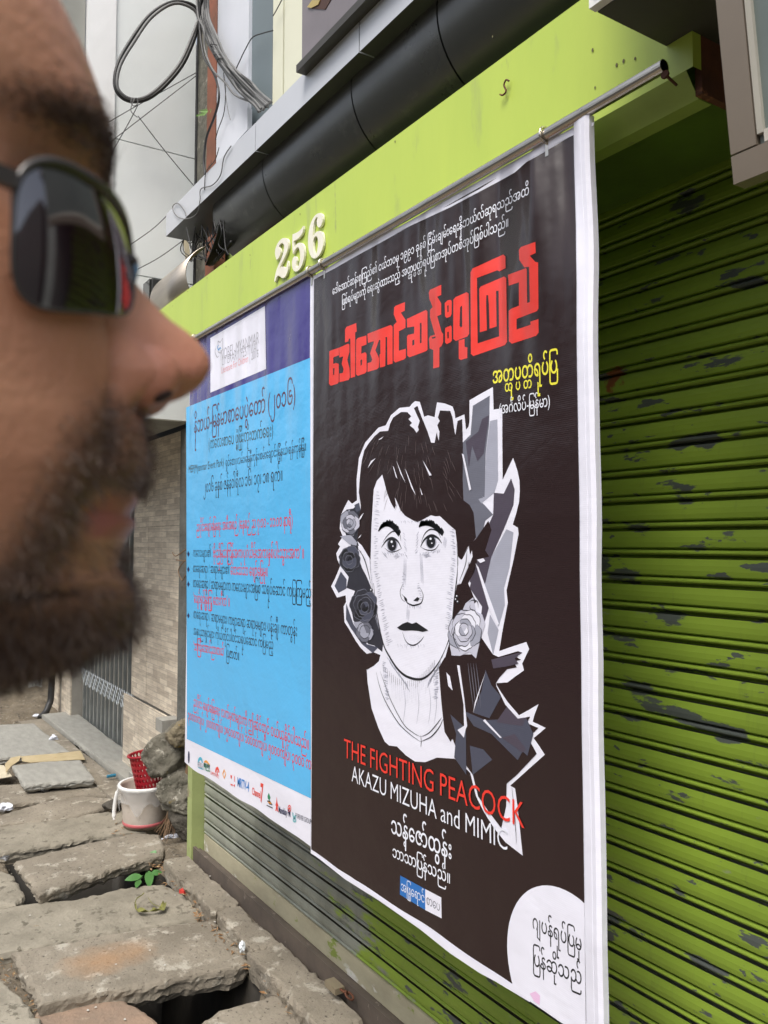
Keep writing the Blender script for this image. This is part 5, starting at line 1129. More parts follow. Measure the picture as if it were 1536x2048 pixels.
# withered leaf
wl = empty('withered_leaf', aZ(300,1815,GZ), 'curled yellow-green withered leaf lying on the pale slab', 'leaf')
wm = mat('withered_green', (.22,.22,.055), (.12,.115,.035), 30, .8, bump=.6)
path = [(270,1805),(273,1816),(286,1820),(300,1818),(312,1818),(326,1812),(330,1802)]
pts = catmull([aZ(x, y, 0.10+.012) for x, y in path], 5); v = []
for i, p in enumerate(pts):
    t = i/(len(pts)-1); w_ = .009+.007*math.sin(t*9)+.006*mnoise.noise(Vector((t*12, 0, 0)))
    v += [p+Vector((w_*1.4,0,-.002+.007*math.sin(t*23))), p+Vector((0,0,-.009)), p+Vector((-w_*1.2,0,-.002+.006*math.cos(t*19)))]
mk('blade', v, [q for i in range(len(pts)-1) for q in ((3*i,3*i+1,3*i+4,3*i+3),(3*i+1,3*i+2,3*i+5,3*i+4))], wm, wl, smooth=True)
G().tube(catmull([aZ(x, y, 0.10+.014) for x, y in ((270,1806),(274,1797),(284,1790),(288,1786))], 5), [.002]*16, 5).mk('stalk', wm, wl)
G().tube(catmull([aZ(x, y, 0.10+.010) for x, y in ((296,1795),(306,1808),(322,1814))], 5), [.0012]*11, 5).mk('stalk', wm, wl)

# ---------------------------------------------------------------- litter
def crumple(name, c, r, m, label, cat, seed, sc=(1,1,.6)):
    return rock(name, c, r, sc, seed, label, m, 3, None, cat, amp=.75)
paper = mat('crumpled_paper', (.72,.74,.78), (.60,.63,.72), 40, .6)
def boxat(name, px, size, rz, m, label, cat, z=0.10+.0, parts=None):
    c = aZ(*px, z); R3 = Matrix.Rotation(rz, 3, 'Z'); t = empty(name, c, label, cat); sx, sy, sz = size
    for nm, (x0, x1), mm in parts:
        q = [R3 @ Vector(((x0+(x1-x0)*a)*sx-sx/2, (b-.5)*sy, cc*sz))+c for a in (0,1) for b in (0,1) for cc in (0,1)]
        G().add(q, [(0,1,3,2),(4,6,7,5),(0,4,5,1),(2,3,7,6),(0,2,6,4),(1,5,7,3)]).mk(nm, mm, t)
    return t
boxat('cigarette_packet', (372,1783), (.052,.026,.014), rad(-62), None, 'flattened red and white cigarette packet at the slab end', 'packet', 0.10+.012,
      [('red_lid', (0,.38), mat('packet_red', (.62,.05,.04), rough=.5)), ('white_box', (.385,1), paper)])
crumple('paper_scrap', aZ(486,1893,.155), .015, mat('white_plastic_scrap', (.78,.82,.84), (.62,.66,.68), 40, .3), 'white plastic scrap wedged at the corner of the widest slab', 'litter', 4.1, (.7,.7,1.1))
crumple('paper_scrap', aZ(107,1476,.12), .035, paper, 'crumpled white tissue beside the largest clean slab', 'litter', 7.3)
crumple('paper_scrap', aZ(73,1431,.11), .026, paper, 'small white tissue by the foot of the black pipe', 'litter', 8.8)
crumple('paper_scrap', aZ(12,1613,.11), .035, paper, 'white and blue paper ball at the left edge of the view', 'litter', 9.9)
crumple('black_rag', aZ(87,1580,.11), .028, black_m, 'small black rag beside the raised clean slab', 'rag', 3.3, (.8,1.1,.5))
crumple('wrapper', aZ(345,1672,.13), .028, paper, 'torn white wrapper in the dirt near the bucket', 'litter', 13.3, (.6,2.0,.35))
crumple('wrapper', aZ(365,1662,.14), .026, mat('navy_wrapper', (.03,.05,.16), (.3,.33,.4), 40, .4), 'navy blue wrapper against the foot of the green jamb', 'litter', 14.3, (.6,1.6,.5))
crumple('round_lid', aZ(10,1716,.105), .02, mat('dull_metal', (.22,.22,.22), rough=.4, metal=.6), 'dull round metal lid in the gap at the left edge', 'lid', 2.2, (1,1,.4))
g = G(); A_ = aZ(214,1553,.135); B_ = aZ(231,1550,.135); d_ = (B_-A_); g.tube([A_, B_], .009, 14); tag(g.mk('blue_pipe_stub', mat('blue_pvc', (.03,.20,.32), rough=.4), smooth=False), 'short stub of blue plastic pipe poking from the step', 'pipe')
bevel_box('step_end_block', (4.78,-1.56,.19), (4.87,-1.40,.30), concrete_new, None, .004); tag(bpy.data.objects['step_end_block'], 'upright concrete block closing the near end of the gate step', 'block')
# cardboard strip lying across the slab
cbm = mat('cardboard', (.50,.41,.25), (.40,.32,.18), 12, .85, c3=(.40,.24,.10), s3=9, t3=.62)
def sheetpx(name, px, z, m, label, cat, th=.003):
    pts = [aZ(x, y, z)+Vector((0,0,.008*mnoise.noise(Vector((x*.1, y*.1, 0))))) for x, y in px]; v, f = prism([pts], (0,0,-th)); return tag(mk(name, v, f, m), label, cat)
sheetpx('cardboard_strip', [(42,1512),(100,1508),(118,1506),(160,1502),(164,1508),(170,1519),(150,1519),(118,1521),(60,1524),(44,1522)], 0.10+.035, cbm, 'flattened cardboard strip between the two clean slabs', 'cardboard')
sheetpx('cardboard_flap', [(10,1528),(22,1516),(42,1511),(38,1522),(22,1532),(12,1545)], 0.10+.05, cbm, 'curled cardboard flap at the left end of the strip', 'cardboard')
sheetpx('paper_sheet', [(-30,1528),(8,1530),(24,1552),(-20,1560),(-40,1550)], 0.10+.03, mat('cream_paper', (.62,.56,.42), (.52,.46,.34), 14), 'cream paper sheet with a pink edge at the far left', 'paper')
# scraps and pebbles strewn over the dirt: nobody could count them
g = G(); rn = random.Random(21)
for i in range(1500):
    x = rn.uniform(2.3, 6.5); y = -rn.uniform(.42, 1.24); r = rn.uniform(.0015, .0055)*(1 if rn.random() < .93 else 2)
    z = max(ground_h(x, y), -1)+r*.3
    if z < 0: continue
    vv_ = [Vector((x+r*a*rn.uniform(.6,1.3), y+r*b*rn.uniform(.6,1.3), z+r*c*rn.uniform(.5,1))) for a, b, c in ((1,0,0),(-1,0,0),(0,1,0),(0,-1,0),(0,0,1),(0,0,-1))]
    g.add(vv_, [(0,2,4),(2,1,4),(1,3,4),(3,0,4),(2,0,5),(1,2,5),(3,1,5),(0,3,5)])
tag(g.mk('pebbles', mat('pebble', (.30,.27,.22), (.16,.14,.11), 200, .9)), kind='stuff')
g = G()
for (px_, z) in (((192,2014),.075),((176,2020),.075),((232,1928),.112),((160,1735),.132),((350,1790),.09),((430,1843),.112),((120,1850),.09),((330,1930),.113),((420,1752),.21),((205,1722),.132),((90,1640),.12),((250,2038),.075),((300,1900),.112),((60,1830),.092)):
    c = aZ(*px_, z+.0006); n0 = 7; g.add([c+Vector((rn.uniform(.3,1)*.0075*math.cos(t), rn.uniform(.3,1)*.006*math.sin(t), 0)) for t in np.linspace(0, 5.4, n0)], [tuple(range(n0))])
tag(g.mk('paper_flecks', mat('dusty_fleck', (.52,.50,.45), rough=.8)), kind='stuff')
g = G()
for i in range(420):
    if i < 260: x, y = rn.uniform(2.6, 4.4), -rn.gauss(.52, .035)
    else: x, y = rn.uniform(2.3, 4.3), -rn.gauss(1.17, .02)
    z = max(ground_h(x, y), GZ-.03 if y > -.6 else .2)+.004; L_ = rn.uniform(.004, .016); a = rn.uniform(0, 6.28); t_ = rn.uniform(-.004, .006)
    d = Vector((math.cos(a)*L_, math.sin(a)*L_, t_)); s_ = Vector((-math.sin(a), math.cos(a), rn.uniform(-.4,.4)))*L_*rn.uniform(.12,.4); c = Vector((x, y, z))
    g.add([c-d, c-s_+Vector((0,0,.002)), c+d, c+s_], [(0,1,2,3)])
tag(g.mk('leaf_litter', mat('dead_leaf', (.26,.13,.05), (.16,.10,.05), 60, .8, c3=(.34,.28,.16), s3=90, t3=.55)), kind='stuff')
# mud bank, white post and black pipe beyond the gate
rock('mud_bank', Vector((9.1,-1.05,.1)), .55, (1,.9,.5), 3.9, 'mound of mud and rubbish at the far end of the pavement', mat('mud', (.17,.135,.09), (.09,.075,.05), 7, .95, bump=1, bscale=12, bdist=.04, c3=(.36,.34,.30), s3=6, t3=.63), 5, None, 'mound')
G().box(aZ(72,1388,.12)+Vector((0,-.05,-.1)), aZ(72,1388,.12)+Vector((.1,.05,1.3))).mk('white_post', white_wall); tag(bpy.data.objects['white_post'], 'short peeling white post beyond the tiled pier', 'post')
A_ = aZ(80,1436,.1); g = G().tube(catmull([A_, A_+Vector((.05,-.07,.07)), A_+Vector((.08,-.1,.3)), A_+Vector((.08,-.1,1.6))], 6), .026, 12)
tag(g.mk('black_drainpipe', black_m, smooth=True), 'black drainpipe bending out at the foot of the far tiled pier', 'pipe')
rock('far_wall_mound', Vector((11.5,-1.2,.4)), 1.6, (1,1.6,1.1), 7.7, 'brown earth heap closing the view below the beard', MATS['mud'], 4, None, 'mound')
# iron hasp on the guide channel
hp = empty('rusty_hasp', aW(695,1985,1.27), 'rusty padlock hasp on the sill channel at the bottom', 'hasp')
c = aW(690,1985,1.285)
G().box(c+Vector((.02,-.01,-.012)), c+Vector((.085,.022,.006))).mk('block', mat('dusty_brass', (.30,.25,.17), rough=.6, metal=.3), hp)
for a in (0, .9): G().tube([c+Vector((-.005-.03*a+.012*math.cos(t), .004+.012*math.sin(t), .006+.008*math.sin(t+a))) for t in np.linspace(0, 6.0, 12)], .0032, 6).mk('ring', rust, hp, smooth=True)
# leaf stalks poking out beside the blue poster
g = G(); 
for px_ in ([(372,1098),(352,1112),(345,1105)],[(370,1120),(357,1140),(364,1160),(371,1150)],[(371,1122),(352,1120)]): g.tube(catmull([aW(x, y, 1.1) for x, y in px_], 6), .0022, 5)
tag(g.mk('dry_twig', tw), 'dry curling twig poking out beside the blue poster', 'twig')

# ---------------------------------------------------------------- the man in profile
man = None
S_ = aD(290, 815, .215)                                   # foot of the nose
al = rad(20)
EU = (math.cos(al)*RV+math.sin(al)*f0).normalized()       # where he faces
EV = (math.sin(al)*RV-math.cos(al)*f0).normalized()       # towards the camera
def H(u, v, w): return S_+EU*(u*.001)+EV*(v*.001)+ZV*(w*.001)
def prof_uw(x, y):
    r = ray(x, y); t = (S_-CP).dot(EV)/r.dot(EV); p = CP+r*t-S_; return p.dot(EU)*1000, p.z*1000
sil = [prof_uw(*q) for q in [(75,0),(110,60),(150,120),(185,190),(208,250),(218,300),(214,345),(205,400),(206,455),(222,500),(262,556),(300,600),(340,640),(380,668),(404,692),(417,716),(419,738),(408,760),(393,778),(370,794),(335,808),(300,822),(286,838),
   (291,870),(296,905),(294,940),(285,970),(276,990),(277,1006),(268,1020),(274,1034),(270,1052),(256,1075),(244,1105),(240,1130),(250,1150),(270,1175),(278,1212),(272,1252),(252,1284),(208,1308),(150,1322)]]
top = [(-32,116),(-40,130),(-54,143),(-74,153),(-100,158)]
base_pts = [(p[0], p[1]) for p in sil[:9]]               # forehead to nasion
sil_w = np.array([p[1] for p in sil])[::-1]; sil_u = np.array([p[0] for p in sil])[::-1]
nas = sil[8]
# skin line without the nose, for the cheeks behind it
cw = [160,153,143,130,116]+[p[1] for p in sil[:8]]+[45,35,25,15,5,-3,-9,-18,-27,-34,-42,-50,-56,-62,-66,-69,-71,-73]
cu = [-100,-74,-54,-40,-32]+[p[0] for p in sil[:8]]+[-12,-11,-9,-7,-4.5,-3,-1.5,-1.5,-5,-7,-9,-6,-6,-9,-15,-24,-34,-46]
o_ = np.argsort(cw); cw = np.array(cw, float)[o_]; cu = np.array(cu, float)[o_]
def base_u(w): return float(np.interp(w, cw, cu))
def mid_u(w): return float(np.interp(w, sil_w, sil_u)) if w > sil_w[0] and w < sil_w[-1] else base_u(w)
hw_w = np.array([-150,-110,-90,-80,-73,-70,-62,-50,-38,-27,-15,0,15,30,50,70,85,100,116,130,143,153,160], float)
hw_v = np.array([62,58,56,50,40,38,42,48,53,57,60,64,67.5,70,71.5,73.5,75,74.5,71,64,52,36,10], float)
bk_u = np.interp(hw_w, [-150,-110,-90,-70,-50,-27,0,40,80,116,143,160], [-165,-165,-168,-172,-178,-186,-193,-198,-198,-188,-160,-115])
rows = []
ws = list(np.arange(158, -72.5, -1.25))
for w in ws: rows.append((w, base_u(w), mid_u(w)))
for (w, u) in [(-75,-54),(-79,-60),(-84,-62),(-92,-62),(-102,-60),(-115,-57),(-130,-54),(-150,-50),(-175,-42)]: rows.append((w, u, u))
NPH = 132; v = []; at_st = []; at_lip = []; at_red = []
def sm(a, b, x): t = min(1, max(0, (x-a)/(b-a))); return t*t*(3-2*t)
def beard_mask(u, v_, w):
    """how much hair grows at a point of the face"""
    av = abs(v_)
    m = 0
    # boundary running from the nostril wing down and back along the cheek
    line = np.interp(w, [-80,-62,-50,-38,-25,-12,-2], [-110,-74,-44,-29,-22,-16,-9])
    m = sm(line-7, line+5, u)*sm(2, -4, w)
    lips = sm(-21.8, -24, w)*sm(-36.5, -33.5, w)*sm(31, 24, av)
    patch = sm(-33, -37, w)*sm(-54, -41, w)*sm(4, 11, av)*sm(34, 24, av)*.75
    m *= 1-.35*sm(-22, -12, w)*sm(28, 18, av)
    m *= (1-lips)*(1-patch)
    return m
for (w, bu, mu) in rows:
    wq = max(w, -150); hwv = float(np.interp(wq, hw_w, hw_v)); back = float(np.interp(wq, hw_w, bk_u)); uc = bu+(back-bu)*.47
    if w < -72: uc = (bu+back)/2
    for j in range(NPH):
        # denser columns near the nose
        s = j/NPH*2-1; ph = math.pi*(abs(s)**1.35)*(1 if s >= 0 else -1)
        c, sn = math.cos(ph), math.sin(ph)
        n_ = 2.25 if w > -45 else 2.0
        cc = abs(c)**(2/n_)*(1 if c >= 0 else -1); ss = abs(sn)**(2/n_)*(1 if sn >= 0 else -1)
        vv_ = hwv*ss; u = uc+((bu-uc) if c >= 0 else (uc-back))*cc
        fr = max(0, c)
        av = abs(vv_); ww = w
        # centre features: nose, lips, chin
        d = mu-bu
        if fr > 0:
            if w > -4:                                     # nose and bridge
                sg = float(np.interp(w, [-4,0,6,14,24,34,46,60,80,120], [9,12,12,9.5,8.5,8,9,16,30,40]))
                pw = float(np.interp(w, [0,10,24,40], [2.6,2.2,1.7,1.8]))
                u += d*math.exp(-(av/sg)**pw)
                # wings
                u += 3*math.exp(-((av-13.5)/4.4)**2-((w-6.5)/5.6)**2); vv_ += (1 if vv_ > 0 else -1)*1.5*math.exp(-((av-13)/5)**2-((w-6.5)/6)**2)
                u += 2.0*math.exp(-((av-13)/9)**2-((w-10)/8.0)**2)
                # nostrils
                u -= 9*math.exp(-((av-6.5)/3.2)**2-((w-1.5)/3.2)**2)
                # crease behind the wing
                u -= 6.0*math.exp(-((av-20.5)/2.4)**2-((w-6)/8)**2)
                # eye sockets
                u -= 9*math.exp(-((av-31)/14)**2-((w-38)/13)**2)
                u += 3.5*math.exp(-((av-30)/22)**2-((w-58)/7)**2)
            else:
                sg = float(np.interp(w, [-72,-50,-38,-27,-20,-4], [26,20,20,24,22,14]))
                u += d*math.exp(-(av/sg)**2.2)
                # mouth corner
                u -= 3.5*math.exp(-((av-25)/5)**2-((w+28)/4)**2)
                u -= 1.8*math.exp(-(av/22)**4-((w+28.2)/1.0)**2)
            # cheekbone, nasolabial fold
            u += 3.5*math.exp(-((av-45)/14)**2-((w-18)/14)**2)
            u -= 2.2*math.exp(-((av-(24+(-w)*.25))/3.0)**2)*sm(8, -2, w)*sm(-26, -12, w)
        # jaw line rises towards the ear
        if w < -48: ww = w+(32*(av/46)**1.5)*sm(-26, -74, w)*sm(-135, -80, w)
        v.append((u, vv_, ww))
nR = len(rows)
f = [(i*NPH+j, i*NPH+(j+1) % NPH, (i+1)*NPH+(j+1) % NPH, (i+1)*NPH+j) for i in range(nR-1) for j in range(NPH)]
f.append(tuple(range(NPH))[::-1])
uvw = v
base_z = GZ
feet = H(-110, 0, 0); feet.z = base_z
man = empty('person', feet, 'bearded man in profile with wraparound sunglasses looking at the posters', 'person')
# skin: darker stubble ground under the beard and the brow, redder nose and lips
sk = bpy.data.materials.new('skin'); sk.use_nodes = True; nt = sk.node_tree; p = nt.nodes['Principled BSDF']; L = nt.links.new
p.inputs['Roughness'].default_value = .40; p.inputs['Specular IOR Level'].default_value = .5
p.inputs['Subsurface Weight'].default_value = .12; p.inputs['Subsurface Radius'].default_value = (.012, .005, .003); p.inputs['Subsurface Scale'].default_value = .3
geo = nd(nt, 'ShaderNodeNewGeometry')
n1 = nd(nt, 'ShaderNodeTexNoise', i_Scale=45, i_Detail=6); L(geo.outputs['Position'], n1.inputs['Vector'])
n2 = nd(nt, 'ShaderNodeTexNoise', i_Scale=500, i_Detail=3); L(geo.outputs['Position'], n2.inputs['Vector'])
def mixn(fac, a, b):
    r = nd(nt, 'ShaderNodeMix', data_type='RGBA'); L(fac, r.inputs[0])
    for k, x in ((6,a),(7,b)):
        if isinstance(x, tuple): r.inputs[k].default_value = c4(x)
        else: L(x, r.inputs[k])
    return r.outputs[2]
col = mixn(n1.outputs[0], (.66,.35,.21), (.45,.195,.115))
for nm, c_ in (('redness', (.50,.19,.13)), ('lips', (.36,.12,.10)), ('stubble', (.085,.053,.039))):
    a = nd(nt, 'ShaderNodeAttribute', attribute_name=nm); col = mixn(a.outputs['Fac'], col, c_)
L(col, p.inputs['Base Color'])
b = nd(nt, 'ShaderNodeBump'); b.inputs['Strength'].default_value = .35; b.inputs['Distance'].default_value = .0012
L(n2.outputs[0], b.inputs['Height']); L(b.outputs[0], p.inputs['Normal'])
body = mk('body', [H(*q) for q in v], f, sk, man, smooth=True)
def attr(name, fn):
    a = body.data.attributes.new(name, 'FLOAT', 'POINT'); a.data.foreach_set('value', [fn(*q) for q in uvw])
def brow_m(u, v_, w):
    av = abs(v_)
    if u < -60: return 0
    c = 59-.010*(av-22)**2 if av > 22 else 59-.020*(22-av)**2
    return math.exp(-((w-c)/(6.4-.06*av))**2)*sm(4, 9, av)*sm(58, 34, av)
attr('stubble', lambda u, v_, w: min(1, .80*beard_mask(u, v_, w)+1.0*brow_m(u, v_, w)+.10*sm(-20, -45, w)*sm(-95, -40, u)*sm(-80, -60, w)))
attr('lips', lambda u, v_, w: .9*sm(-22.8, -24.2, w)*sm(-34.8, -33.4, w)*sm(29, 22, abs(v_))*(1 if u > -40 else 0))
attr('redness', lambda u, v_, w: .6*math.exp(-((abs(v_)-8)/14)**2-((w-8)/14)**2)*(1 if u > -15 else 0)+.25*math.exp(-((abs(v_)-40)/16)**2-((w-15)/14)**2))
# wings of the nose and the dark of the nostrils
def ellip(name, c, r, m, ax_, nn_=20):
    v = []; f = []
    for i in range(nn_+1):
        for j in range(nn_):
            a, b = math.pi*i/nn_, 2*math.pi*j/nn_
            q = Vector((r[0]*math.sin(a)*math.cos(b), r[1]*math.sin(a)*math.sin(b), r[2]*math.cos(a)))
            cs, sn_ = math.cos(ax_), math.sin(ax_); v.append(H(c[0]+q.x*cs-q.z*sn_, c[1]+q.y, c[2]+q.x*sn_+q.z*cs))
    for i in range(nn_):
        for j in range(nn_): f.append((i*nn_+j, i*nn_+(j+1) % nn_, (i+1)*nn_+(j+1) % nn_, (i+1)*nn_+j))
    o = mk(name, v, f, m, man, smooth=True); a = o.data.attributes.new('redness', 'FLOAT', 'POINT'); a.data.foreach_set('value', [.55]*len(v)); return o
nost = mat('nostril_dark', (.030,.012,.010), rough=.8)
for sgn in (1, -1):
    ellip('nostril_wing', (-1.0, sgn*10.0, 6.4), (9.0, 6.3, 7.8), sk, rad(12))
    ellip('nostril', (3.2, sgn*11.0, 1.2), (3.0, 3.6, 1.2), nost, rad(28))
# hair strands of beard, moustache and brows
def strands(name, wanted, maskf, length, direction, width, m, seed, cols=None):
    rn = random.Random(seed); g = G(); nrm = body.data
    me = body.data; polys = me.polygons; n = len(polys); cnt = 0; tries = 0
    cand = []
    for pi in range(n-1):
        pv = polys[pi].vertices
        u = sum(uvw[k][0] for k in pv)/4; vq = sum(uvw[k][1] for k in pv)/4; w = sum(uvw[k][2] for k in pv)/4
        if u < -95: continue
        mk_ = maskf(u, vq, w)
        if mk_ > .05: cand.append((pi, mk_*polys[pi].area))
    tot = sum(c[1] for c in cand); acc = 0
    for pi, a in cand:
        acc += a/tot*wanted; k = int(acc); acc -= k
        pv = polys[pi].vertices; P4 = [H(*uvw[q]) for q in pv]; nn = polys[pi].normal.copy()
        ctr = sum((P for P in P4), Vector())/4; uu, vq, w = [sum(uvw[q][i] for q in pv)/4 for i in range(3)]
        out = (EU*max(-.2, (uu+60)/60)+EV*(vq/60)).normalized()
        if nn.dot(out) < 0: nn = -nn
        for _ in range(k):
            a_, b_ = rn.random(), rn.random()
            q = P4[0].lerp(P4[1], a_).lerp(P4[3].lerp(P4[2], a_), b_)
            Ln = length(uu, vq, w)*rn.uniform(.5, 1.25)*.001*(.5 if nn.z < -.75 else 1)
            d = (direction(uu, vq, w, nn)+Vector((rn.gauss(0,.28), rn.gauss(0,.28), rn.gauss(0,.28)))).normalized()
            s = d.cross(Vector((rn.gauss(0,1), rn.gauss(0,1), rn.gauss(0,1)))).normalized()*width*.0005
            q2 = q+nn*Ln*.45+d*Ln*.35; q3 = q2+d*Ln*.65-ZV*Ln*.15
            g.add([q-nn*.001-s, q-nn*.001+s, q2+s*.8, q2-s*.8, q3], [(0,1,2,3),(3,2,4)])
    return tag(g.mk(name, m, man), kind='stuff')
hairm = bpy.data.materials.new('beard_hair'); hairm.use_nodes = True; nt = hairm.node_tree; p = nt.nodes['Principled BSDF']
n1 = nd(nt, 'ShaderNodeTexNoise', i_Scale=260, i_Detail=3); geo = nd(nt, 'ShaderNodeNewGeometry'); nt.links.new(geo.outputs['Position'], n1.inputs['Vector'])
mr_ = nd(nt, 'ShaderNodeMapRange'); mr_.inputs[1].default_value = .45; mr_.inputs[2].default_value = .72; nt.links.new(n1.outputs[0], mr_.inputs[0])
mx_ = nd(nt, 'ShaderNodeMix', data_type='RGBA'); mx_.inputs[6].default_value = (.075,.046,.034,1); mx_.inputs[7].default_value = (.21,.15,.115,1); nt.links.new(mr_.outputs[0], mx_.inputs[0])
nt.links.new(mx_.outputs[2], p.inputs['Base Color']); p.inputs['Roughness'].default_value = .5
strands('beard', 27000, beard_mask, lambda u, v_, w: 3.0+1.6*sm(-40, -60, w), lambda u, v_, w, n: (-ZV*.55+n*.5-EU*.15), .24, hairm, 1)
strands('eyebrows', 2400, brow_m, lambda u, v_, w: 4.6, lambda u, v_, w, n: (n*.1+ZV*.3-EU*.8+EV*(.5 if v_ > 0 else -.5)), .30, hairm, 2)
# cropped hair cap, ears
capv = [(k, q) for k, q in enumerate(uvw)]
hm = mat('scalp_hair', (.028,.020,.016), (.05,.038,.03), 300, .7, bump=1, bscale=400, bdist=.003)
def in_cap(u, w): return (w > 118 and u < -34) or (u < -98+ .55*max(0, w-20)*1.0 and w > 2 and u < -60 and w > 10)
keep = [fc for fc in f[:-1] if all(in_cap(uvw[k][0], uvw[k][2]) for k in fc)]
used = sorted({k for fc in keep for k in fc}); mp_ = {k: i for i, k in enumerate(used)}
cen = Vector((-95, 0, 50)); hv = []
for k in used:
    q = Vector(uvw[k]); d = (q-cen).normalized(); q = q+d*5; hv.append(H(*q))
mk('hair', hv, [tuple(mp_[k] for k in fc) for fc in keep], hm, man, smooth=True)
for sgn in (1, -1):
    g = G(); pts = [(-104+15*math.cos(t)+ (4 if math.sin(t) > 0 else -4), sgn*(75+6*math.sin(t*.5)), 22+29*math.sin(t)) for t in np.linspace(-1.3, 4.4, 18)]
    g.tube([H(*q) for q in catmull(pts, 3)], [.0042]*(17*3+1), 8)
    n0 = [H(-104+12*math.cos(t), sgn*(73+(3 if math.cos(t) < 0 else 0)), 20+24*math.sin(t)) for t in np.linspace(0, 6.0, 18)]; g.add(n0, [tuple(range(18))])
    g.mk('ear', sk, man, smooth=True)

# sunglasses: near and far lens on one curved shield line
sg_ = empty('sunglasses', H(-20, 0, 30), 'dark wraparound sunglasses with glossy lenses worn by the man', 'sunglasses')
def gp(psi, w, dr=0): return H(-34.0+(31.0+dr)*math.cos(psi)*(1-.0008*(w-26)**2*.3), (55.5+dr)*math.sin(psi)*(1-.0008*(w-26)**2*.12), w)
lm = bpy.data.materials.new('lens_glass'); lm.use_nodes = True; nt = lm.node_tree; out = nt.nodes['Material Output']; p = nt.nodes['Principled BSDF']
p.inputs['Base Color'].default_value = (.012,.006,.009,1); p.inputs['Roughness'].default_value = .05; p.inputs['Specular IOR Level'].default_value = 1.0; p.inputs['IOR'].default_value = 1.6
tr = nd(nt, 'ShaderNodeBsdfTransparent'); tr.inputs[0].default_value = (.42,.16,.20,1)
ms = nd(nt, 'ShaderNodeMixShader'); ms.inputs[0].default_value = .03
gl_ = nd(nt, 'ShaderNodeBsdfGlossy'); gl_.inputs['Color'].default_value = (.80,.80,.86,1); gl_.inputs['Roughness'].default_value = .05
m0 = nd(nt, 'ShaderNodeMixShader'); m0.inputs[0].default_value = .09; nt.links.new(p.outputs[0], m0.inputs[1]); nt.links.new(gl_.outputs[0], m0.inputs[2]); nt.links.new(m0.outputs[0], ms.inputs[1]); nt.links.new(tr.outputs[0], ms.inputs[2]); nt.links.new(ms.outputs[0], out.inputs[0])
lmf = lm.copy(); lmf.name = 'lens_glass_far'; [n for n in lmf.node_tree.nodes if n.type == 'MIX_SHADER'][0].inputs[0].default_value = .35
fm_ = mat('glasses_frame', (.05,.042,.036), (.035,.03,.027), 50, .25, spec=.6)
def lens(sgn):
    pc, pa = sgn*rad(48), rad(31); wc0, wb = 26.5, 14.8
    def q(r, t, dr=0):
        c, s = math.cos(t), math.sin(t); n_ = 3.7
        cc = abs(c)**(2/n_)*(1 if c >= 0 else -1); ss = abs(s)**(2/n_)*(1 if s >= 0 else -1)
        psi = pc+sgn*pa*r*cc; out_ = cc*r
        w = wc0-2.8*out_+((wb+1.2*out_) if ss > 0 else (13.6+2.3*out_))*r*ss
        if ss < 0: w += -1.5*r*(1-out_*out_)*0
        return gp(psi, w, dr)
    v = []; f = []; NRr, NT = 14, 56
    v.append(q(0, 0))
    for i in range(1, NRr+1):
        for j in range(NT): v.append(q(i/NRr, 2*math.pi*j/NT))
    for j in range(NT): f.append((0, 1+j, 1+(j+1) % NT))
    for i in range(NRr-1):
        for j in range(NT): f.append((1+i*NT+j, 1+(i+1)*NT+j, 1+(i+1)*NT+(j+1) % NT, 1+i*NT+(j+1) % NT))
    mk('lens', v, f, lm if sgn > 0 else lmf, sg_, smooth=True)
    G().tube([q(1.0, 2*math.pi*j/NT, .2) for j in range(NT)], [.0004+.0009*max(0, math.sin(2*math.pi*j/NT)) for j in range(NT)], 8, close=True).mk('rim', fm_, sg_, smooth=True)
    # temple arm from the outer top corner to the ear
    a = q(1.0, math.pi*.12, .5)
    e = H(-108, sgn*77.5, 28); m1 = H(-50, sgn*70, 32.5)
    pts = catmull([a, m1, H(-80, sgn*76, 30), e, H(-120, sgn*77, 22)], 8); g = G(); vv_ = []
    for i, c in enumerate(pts):
        t = i/(len(pts)-1); hh = .0018-.0006*t
        for dy, dz in ((1,1),(1,-1),(-1,-1),(-1,1)): vv_.append(c+EV*(dy*.0012)+ZV*(dz*hh))
    for i in range(len(pts)-1):
        for j in range(4): g.f.append((i*4+j, i*4+(j+1) % 4, i*4+4+(j+1) % 4, i*4+4+j))
    g.v = vv_; g.mk('temple', fm_, sg_)
lens(1); lens(-1)
G().tube([gp(rad(s), 35-.02*s*s*.3, .1) for s in range(-18, 19, 2)], .0013, 8).mk('bridge', fm_, sg_, smooth=True)

# torso, arms, legs: shirt and trousers grown from a skeleton of joints
def skinned(name, joints, edges, m, parent, sub=2):
    me = bpy.data.meshes.new(name); me.from_pydata([tuple(j[0]) for j in joints], edges, []); me.materials.append(m)
    o = link(bpy.data.objects.new(name, me)); md = o.modifiers.new('skin', 'SKIN'); md.use_smooth_shade = True
    for i, j in enumerate(joints):
        d = me.skin_vertices[0].data[i]; d.radius = j[1] if hasattr(j[1], '__len__') else (j[1], j[1]); d.use_root = (i == 0)
    s = o.modifiers.new('sub', 'SUBSURF'); s.levels = sub; s.render_levels = sub
    bpy.context.view_layer.update(); dg = bpy.context.evaluated_depsgraph_get()
    me2 = bpy.data.meshes.new_from_object(o.evaluated_get(dg)); bpy.data.objects.remove(o)
    vs2 = [v_.co.copy() for v_ in me2.vertices]; fs2 = [tuple(p_.vertices) for p_ in me2.polygons]; bpy.data.meshes.remove(me2)
    return mk(name, vs2, fs2, m, parent, smooth=True)
neck = H(-112, 0, -172); nz = neck.z
def B(f_, s, z): return Vector((neck.x, neck.y, z))+EU*f_+EV*s
shirt_m = mat('navy_shirt', (.018,.025,.065), (.012,.018,.05), 30, .85, bump=.5, bscale=30, bdist=.006)
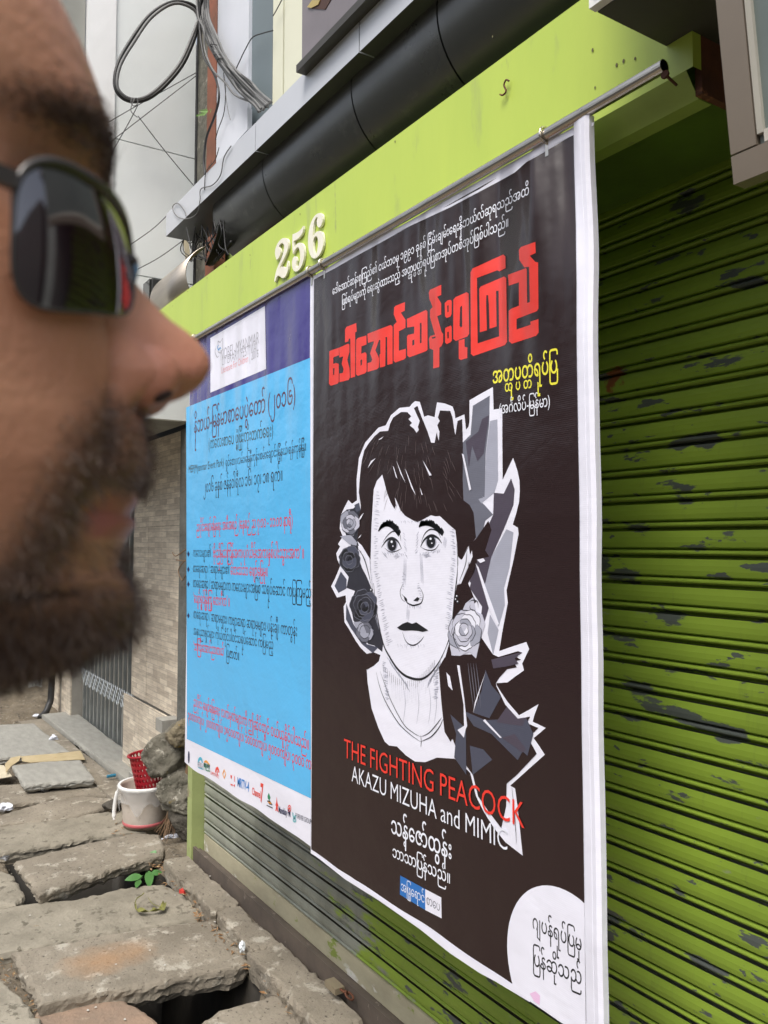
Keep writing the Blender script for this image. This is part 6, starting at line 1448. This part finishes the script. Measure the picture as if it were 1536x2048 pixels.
jt = [(B(.01,0,.98), (.15,.12)), (B(.01,0,1.12), (.145,.11)), (B(.0,0,1.27), (.165,.12)), (B(-.01,0,nz-.02), (.10,.085)),
      (B(-.01,.15,nz-.045), .062), (B(-.01,.20,nz-.10), .058), (B(-.03,.235,nz-.34), .045), (B(.06,.22,nz-.57), .036),
      (B(-.01,-.15,nz-.045), .062), (B(-.01,-.20,nz-.10), .058), (B(-.03,-.235,nz-.34), .045), (B(.06,-.22,nz-.57), .036)]
skinned('shirt', jt, [(0,1),(1,2),(2,3),(3,4),(4,5),(5,6),(6,7),(3,8),(8,9),(9,10),(10,11)], shirt_m, man)
G().tube([H(-112+62*math.cos(t)*1.0, 62*math.sin(t), -152+10*math.cos(t)*-1) for t in np.linspace(0, 6.1, 28)], .009, 8, close=True).mk('collar', shirt_m, man, smooth=True)
tr_m = mat('dark_trousers', (.03,.03,.035), (.02,.02,.025), 20, .9, bump=.4)
jt = [(B(.01,0,1.0), (.14,.12)), (B(.0,.09,.90), .095), (B(.02,.10,.54), .062), (B(.0,.11,.17), .05), (B(.0,-.09,.90), .095), (B(.02,-.10,.54), .062), (B(.0,-.11,.17), .05)]
skinned('trousers', jt, [(0,1),(1,2),(2,3),(0,4),(4,5),(5,6)], tr_m, man)
for s in (1, -1):
    skinned('shoe', [(B(-.05,s*.11,GZ+.05), .042), (B(.06,s*.115,GZ+.045), .045), (B(.17,s*.12,GZ+.035), .033)], [(0,1),(1,2)], black_m, man)
    wr = B(.065, s*.22, nz-.59); jt = [(wr, .026), (wr+EU*.02-ZV*.05, (.034,.016)), (wr+EU*.03-ZV*.09, (.036,.013))]; ed = [(0,1),(1,2)]
    for i, (o2, ln) in enumerate(((-.028,.068), (-.010,.078), (.009,.072), (.026,.056))):
        n = len(jt); b0 = wr+EU*(.03+o2)-ZV*.085
        jt += [(b0, .0085), (b0-ZV*ln*.5, .008), (b0-ZV*ln*.95-EV*s*.012, .0068)]; ed += [(2,n),(n,n+1),(n+1,n+2)]
    n = len(jt); jt += [(wr+EU*.04-ZV*.03, .011), (wr+EU*.065-ZV*.065, .0095), (wr+EU*.06-ZV*.095, .008)]; ed += [(0,n),(n,n+1),(n+1,n+2)]
    skinned('hand', jt, ed, sk, man)
